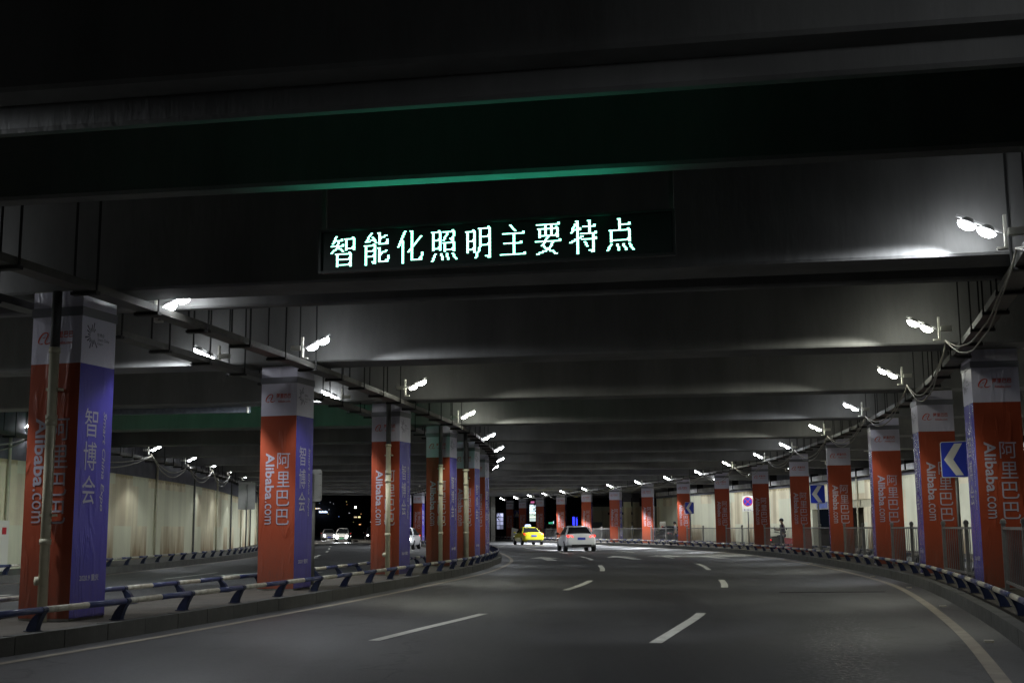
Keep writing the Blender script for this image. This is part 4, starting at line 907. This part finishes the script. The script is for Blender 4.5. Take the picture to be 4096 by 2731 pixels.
# ------------------------------------------------------------------ people
def person(label,x,y,z,rz,H,shirt,trousers,lean=0,phone=False):
    root=empty('person',label,'person',(x,y,z),rz); s=H/1.72
    skin=mat('skin',(.32,.2,.14),.5); hair=mat('hair',(.008,.008,.009),.5)
    def skinned(name,verts,edges,radii,m,par,sub=2):
        me=bpy.data.meshes.new(name); me.from_pydata([tuple(Vector(v)*s) for v in verts],edges,[]); me.materials.append(m)
        o=link(name,me,par); md=o.modifiers.new('skin','SKIN')
        for i,r in enumerate(radii):
            sv=me.skin_vertices[0].data[i]; rr_=r if isinstance(r,tuple) else (r,r); sv.radius=(rr_[0]*s,rr_[1]*s); sv.use_root=(i==0)
        sb=o.modifiers.new('sub','SUBSURF'); sb.levels=sub; sb.render_levels=sub
        for p in me.polygons: p.use_smooth=True
        md.use_smooth_shade=True
        return o
    # one continuous body: pelvis root, torso, neck, head base, arms with hands, legs with feet (facing +y)
    V=[(0,0,.92),(0,.0,1.1),(0,.01,1.32),(0,0,1.43),(0,.03,1.52),(0,.05,1.60),(0,.04,1.68)]
    E=[(0,1),(1,2),(2,3),(3,4),(4,5),(5,6)]; Rr=[(.15,.11),(.14,.10),(.17,.10),(.07,.06),(.05,.05),(.085,.095),(.07,.085)]
    def chain(start,pts,rs):
        p=start
        for q_,r in zip(pts,rs): V.append(q_); Rr.append(r); E.append((p,len(V)-1)); p=len(V)-1
        return p
    for sd in (-1,1):
        if phone: arm=[(sd*.18,0,1.38),(sd*.24,.06,1.14),(sd*.16,.28,1.12),(sd*.09,.40,1.20)]
        else: arm=[(sd*.18,0,1.38),(sd*.23,-.02,1.12),(sd*.24,.05,.88),(sd*.24,.07,.80)]
        e=chain(2,arm,[.055,.045,.035,.03])
        hp=Vector(arm[-1]); dr=(hp-Vector(arm[-2])).normalized()
        for k in range(4):
            o_=Vector(((k-1.5)*.016,0,0)); a=hp+dr*.045+o_; b=hp+dr*.075+o_+Vector((0,0,-.01)); chain(e,[tuple(a),tuple(b)],[.010,.008])
        chain(e,[tuple(hp+Vector((-sd*.035,.02,.0))),tuple(hp+dr*.04+Vector((-sd*.045,.02,0)))],[.011,.009])
        st=.05*sd
        chain(0,[(sd*.09,0,.86),(sd*.10,.02+st*.3,.48),(sd*.10,-.01,.09),(sd*.105,.11,.04),(sd*.105,.17,.035)],[(.095,.095),.06,.042,(.04,.035),(.035,.02)])
    body=skinned('body',V,E,Rr,skin,root)
    # clothing, slightly larger shells
    skinned('shirt',[(0,0,.86),(0,.0,1.1),(0,.01,1.32),(0,0,1.42)]+[(sd*.19,0,1.37) for sd in(-1,1)]+([(sd*.245,.06,1.15) for sd in(-1,1)] if phone else [(sd*.235,-.01,1.14) for sd in(-1,1)]),[(0,1),(1,2),(2,3),(2,4),(2,5),(4,6),(5,7)],[(.165,.13),(.16,.12),(.185,.115),(.08,.07),.07,.07,.06,.06],shirt,root)
    skinned('trousers',[(0,0,.93),(-.09,0,.84),(.09,0,.84),(-.10,0,.48),(.10,.03,.48),(-.10,-.01,.10),(.10,0,.10)],[(0,1),(0,2),(1,3),(2,4),(3,5),(4,6)],[(.16,.12),.10,.10,.072,.072,.06,.06],trousers,root)
    me=MB()
    hv=[]
    bm=bmesh.new(); bmesh.ops.create_uvsphere(bm,u_segments=18,v_segments=12,radius=.112*s)
    for v in bm.verts: v.co=Vector((v.co.x*.92,v.co.y*1.05,v.co.z)); 
    bmesh.ops.delete(bm,geom=[v for v in bm.verts if v.co.z< -.03*s and v.co.y>-.02*s],context='VERTS')
    hm=bpy.data.meshes.new('hair'); bm.to_mesh(hm); bm.free(); hm.materials.append(hair); [setattr(p,'use_smooth',True) for p in hm.polygons]
    h_=link('hair',hm,root,(0,.035*s,1.645*s))
    for sd in (-1,1): MB().box(sd*.035*s-.012*s,.125*s,1.605*s,sd*.035*s+.012*s,.14*s,1.617*s).obj('eye',hair,root)
    MB().tube([(0,.135*s,1.60*s),(0,.155*s,1.565*s)],[.008*s,.016*s],8).obj('nose',skin,root,smooth=True)
    if phone: MB().box(-.04*s,.44*s,1.19*s,.04*s,.45*s,1.33*s).obj('phone',M['black'],root)
    return root
person('person with black hair in dark purple top looking down at hands behind the railing',14.32,66.0,RZ,R(62),1.72,mat('purple_shirt',(.035,.012,.06),.8),mat('black_trousers',(.012,.012,.014),.8),phone=True)
person('person in grey top walking with a bag beside the cream wall end',11.95,91.5,RZ,R(75),1.72,mat('grey_shirt',(.16,.16,.17),.8),mat('black_trousers_b',(.012,.012,.014),.8))

# ------------------------------------------------------------------ beyond the viaduct: night street
for i,(x,y) in enumerate(((-27.5,127.6),(-31.5,147.0))):  # lamps added out of sight above the girders to brighten the oncoming cars
    sl_=empty('added_lamp',('added lamp on a tall pole, out of sight beyond the far end of the deck','second added lamp farther along the opposite road')[i],'added lamp',(x,y,0),R(20),'added lamps beyond the deck')
    MB().tube([(0,0,0),(0,0,6.6),(.5,0,7.3),(1.6,0,7.5)],[.09,.07,.05,.04],10).obj('pole',M['pole'],sl_,smooth=True)
    MB().box(1.4,-.12,7.42,2.1,.12,7.52).obj('lamp_head',M['housing'],sl_); MB().box(1.45,-.1,7.405,2.05,.1,7.419).obj('lens',M['lens_warm'],sl_)
    l=bpy.data.lights.new('added_light','SPOT'); l.energy=8000; l.color=(1,.95,.85); l.spot_size=R(150); l.spot_blend=.5; l.shadow_soft_size=.15; link('light',l,sl_,(1.75,0,7.35))

def facade(name,label,x0,x1,y,z1,depth,lights,colr=(.02,.021,.025)):
    root=empty(name,label,'building',((x0+x1)/2,y,0)); W=x1-x0
    MB().box(-W/2,0,0,W/2,depth,z1).obj('wall',mat(name+'_wall',colr,.9,var=.3,scale=.2),root)
    for (lx,lz,lw,lh,col,st) in lights:
        MB().box(lx-(x0+x1)/2,-.06,lz,lx-(x0+x1)/2+lw,-.01,lz+lh).obj('lit_window',emis('window_glow',col,st),root)
    return root
Y3=(1,.85,.35); WHT=(.9,.95,1); ORG=(1,.5,.2)
rl=[]
random.seed(3)
for k in range(30):
    rl.append((random.uniform(-52,-30),random.uniform(3.0,9),random.uniform(.12,.3),random.uniform(.1,.2),random.choice([ORG,WHT,Y3,(.3,.5,1)]),random.uniform(.15,.6)))
rl+=[(-33.9-4.6,6.6,.45,.45,(.95,1,.8),6),(-37.6,4.3,.5,.3,Y3,2),(-38.6,4.3,.7,.28,(1,.8,.5),.8),(-37.4,2.6,.45,.18,ORG,1.5)]
facade('apartment_building','dark far building with scattered lit windows seen between the median columns',-75,-14,300,40,12,rl)
sg=empty('rooftop_sign','far glowing yellow and blue-white sign left of the white oncoming car','sign',(-47,299,0))
for i in range(9):
    MB().box(-1.4+i*.2,-.3,6.35+.02*i,-1.27+i*.2,-.2,6.7-.03*(i%3)).obj('yellow_tube',emis('neon_yellow',(1,.8,.2) if i%2 else (.5,.5,1),2.2),sg)
for i in range(12):
    MB().box(.1+i*.17,-.3,5.55-.05*(i%2),.2+i*.17,-.2,6.0-.06*(i%4)).obj('white_tube',emis('neon_white',(.55,.7,1),3.2),sg)
facade('office_building','black building mass beyond the end of the right-hand row',-30,60,320,45,12,[(8+random.uniform(0,8),10+random.uniform(0,2),.3,.15,WHT,.6) for _ in range(4)])
def tree(label,x,y,h,cr,seed,n=1400):
    random.seed(seed); root=empty('street_tree',label,'tree',(x,y,0),0,'dark trees at the end of the road')
    mb=MB(); mb.tube([(0,0,0),(.05,0,h*.35),(.0,0,h*.55),(.15,0,h*.8)],[.2,.15,.11,.04],8)
    for k in range(7):
        a=random.uniform(0,6.3); z=h*(.32+.06*k); mb.tube([(0,0,z),(math.cos(a)*cr*.35,math.sin(a)*cr*.35,z+h*.14),(math.cos(a)*cr*.75,math.sin(a)*cr*.75,z+h*.22)],[.07,.05,.015],6)
    mb.obj('trunk',M['dark'],root)
    lf=MB()
    cl=[(random.gauss(0,cr*.45),random.gauss(0,cr*.45),h*.75+random.gauss(0,h*.13)) for _ in range(22)]
    for _ in range(n):
        c=random.choice(cl); p=Vector(c)+Vector([random.gauss(0,.4) for _ in range(3)]); u=Vector([random.uniform(-1,1) for _ in range(3)]).normalized()*.14; v=Vector([random.uniform(-1,1) for _ in range(3)]).normalized()*.1
        lf.add([p-u,p+v,p+u,p-v],[(0,1,2,3)])
    lf.obj('crown',mat('night_leaves',(.035,.05,.025),.8),root,recalc=False)
tree('dark tree silhouetted against the lit shopfront at the far bend',-2.3,158,6.5,2.0,5)
tree('dark tree in front of the bright tall screen',5.1,186,5.6,2.4,9)
tree('dark tree beyond the far stone wall',9.5,180,8,2.5,12)
shop=empty('shopfront','lit violet-white shopfront behind a tree at the far bend','shop',(-2.0,170,0))
MB().box(-1.8,.2,0,1.2,1.2,4.6).obj('wall',M['dark'],shop)
for i in range(3):
    for j in range(4):
        MB().box(-.72+i*.46,.12,1.35+j*.55,-.32+i*.46,.19,1.83+j*.55).obj('lit_window',emis('shop_glow',(.62,.66,1.0),(.35,.6,.9,1.1)[j]*random.uniform(.5,1.1)),shop)
scr=empty('tall_screen','tall bright blue-white advertising screen behind the taxi','screen',(3.13,200,0))
MB().box(-.6,.1,0,.62,.5,5.4).obj('frame',M['dark'],scr)
for (z0,z1,cc,st) in ((4.2,5.2,(.75,.93,1),1.3),(3.75,4.15,(.8,.97,1),1.5),(3.45,3.7,(.8,1,.85),.8),(3.05,3.4,(.85,1,.85),1.1),(2.55,3.0,(.8,.97,.95),.7)):
    MB().box(-.49,.02,z0,.49,.09,z1).obj('lit_panel',emis('screen_glow',cc,st),scr)
MB().box(-.3,.0,5.45,.3,.09,5.75).obj('pink_panel',emis('screen_pink',(1,.25,.6),.5),scr)
kio=empty('kiosk','small kiosk with green lit roof beyond the stone wall','kiosk',(6.7,219,0))
MB().box(-.6,0,0,.45,1,1.8).obj('wall',M['dark'],kio); MB().add([(-.6,-.02,1.9),(.42,-.02,1.8),(.42,-.02,2.65),(.1,-.02,2.5),(-.6,-.02,2.45)],[(0,1,2,3,4)]).obj('green_roof',emis('green_glow',(.1,.8,.45),.55),kio); MB().box(.36,-.1,1.85,.45,-.03,2.65).obj('white_tube',emis('kiosk_tube',(.7,.7,1),1.5),kio)
neo=empty('neon_pylons','pair of deep blue neon strips beyond the white sedan','neon sign',(12.9,260,0))
MB().box(-1,.1,0,1,.6,4).obj('pylon',M['dark'],neo)
for x0,x1,z in ((-.45,0,2.0),(.27,.55,1.98)): MB().box(x0,0,z,x1,.09,z+1.75).obj('blue_strip',emis('neon_blue',(.03,.04,1.0),2.5),neo)
for i,(x,y) in enumerate(((-2.1,128),(-2.75,133))):
    t=empty('bare_column',('bare grey concrete column left of the farthest banner column','second bare grey column behind the first')[i],'column',(x,y,0)); MB().box(-.22,-.3,0,.22,.3,4.9).obj('shaft',M['column_concrete'],t)
sl=empty('barrier_slab','pale concrete slab leaning beside the taxi','barrier',(.2,127.5,.27),R(-6)); MB().add([(-.45,0,0),(.5,0,0),(.5,0,1.0),(-.38,0,1.22),(-.45,.2,0),(.5,.2,0),(.5,.2,1.0),(-.38,.2,1.22)],[(0,1,2,3),(7,6,5,4),(0,4,5,1),(1,5,6,2),(2,6,7,3),(3,7,4,0)]).obj('slab',M['column_concrete'],sl)
stw=empty('stone_wall','rough stone wall between the eleventh and twelfth right-hand columns','wall',(4.4,140,0))
random.seed(11); sm=[MB() for _ in range(4)]
meshes=[]
for k in range(4):
    m=MB(); m.prism([(-.2,-.14),(.19,-.15),(.21,.13),(-.18,.15)],0,.2); meshes.append(m.mesh('stone',mat('stone_%d'%k,(.2+.03*k,.19+.03*k,.16+.02*k),.9,var=.3,scale=4)))
for r_ in range(7):
    for c_ in range(7):
        o=link('stone',random.choice(meshes),stw,(-1.4+c_*.43+(r_%2)*.2,random.uniform(-.06,.06),.4+r_*.215),random.uniform(-.05,.05)); o.scale=(1,1,random.uniform(.9,1.02))
MB().box(-1.6,.16,0,1.9,.5,1.9).obj('backing',M['dark'],stw)
# fill behind the right wall end so the corner reads as solid city
for o in bpy.data.objects:
    if o.type=='MESH' and o.name.startswith('tmp'): bpy.data.objects.remove(o)
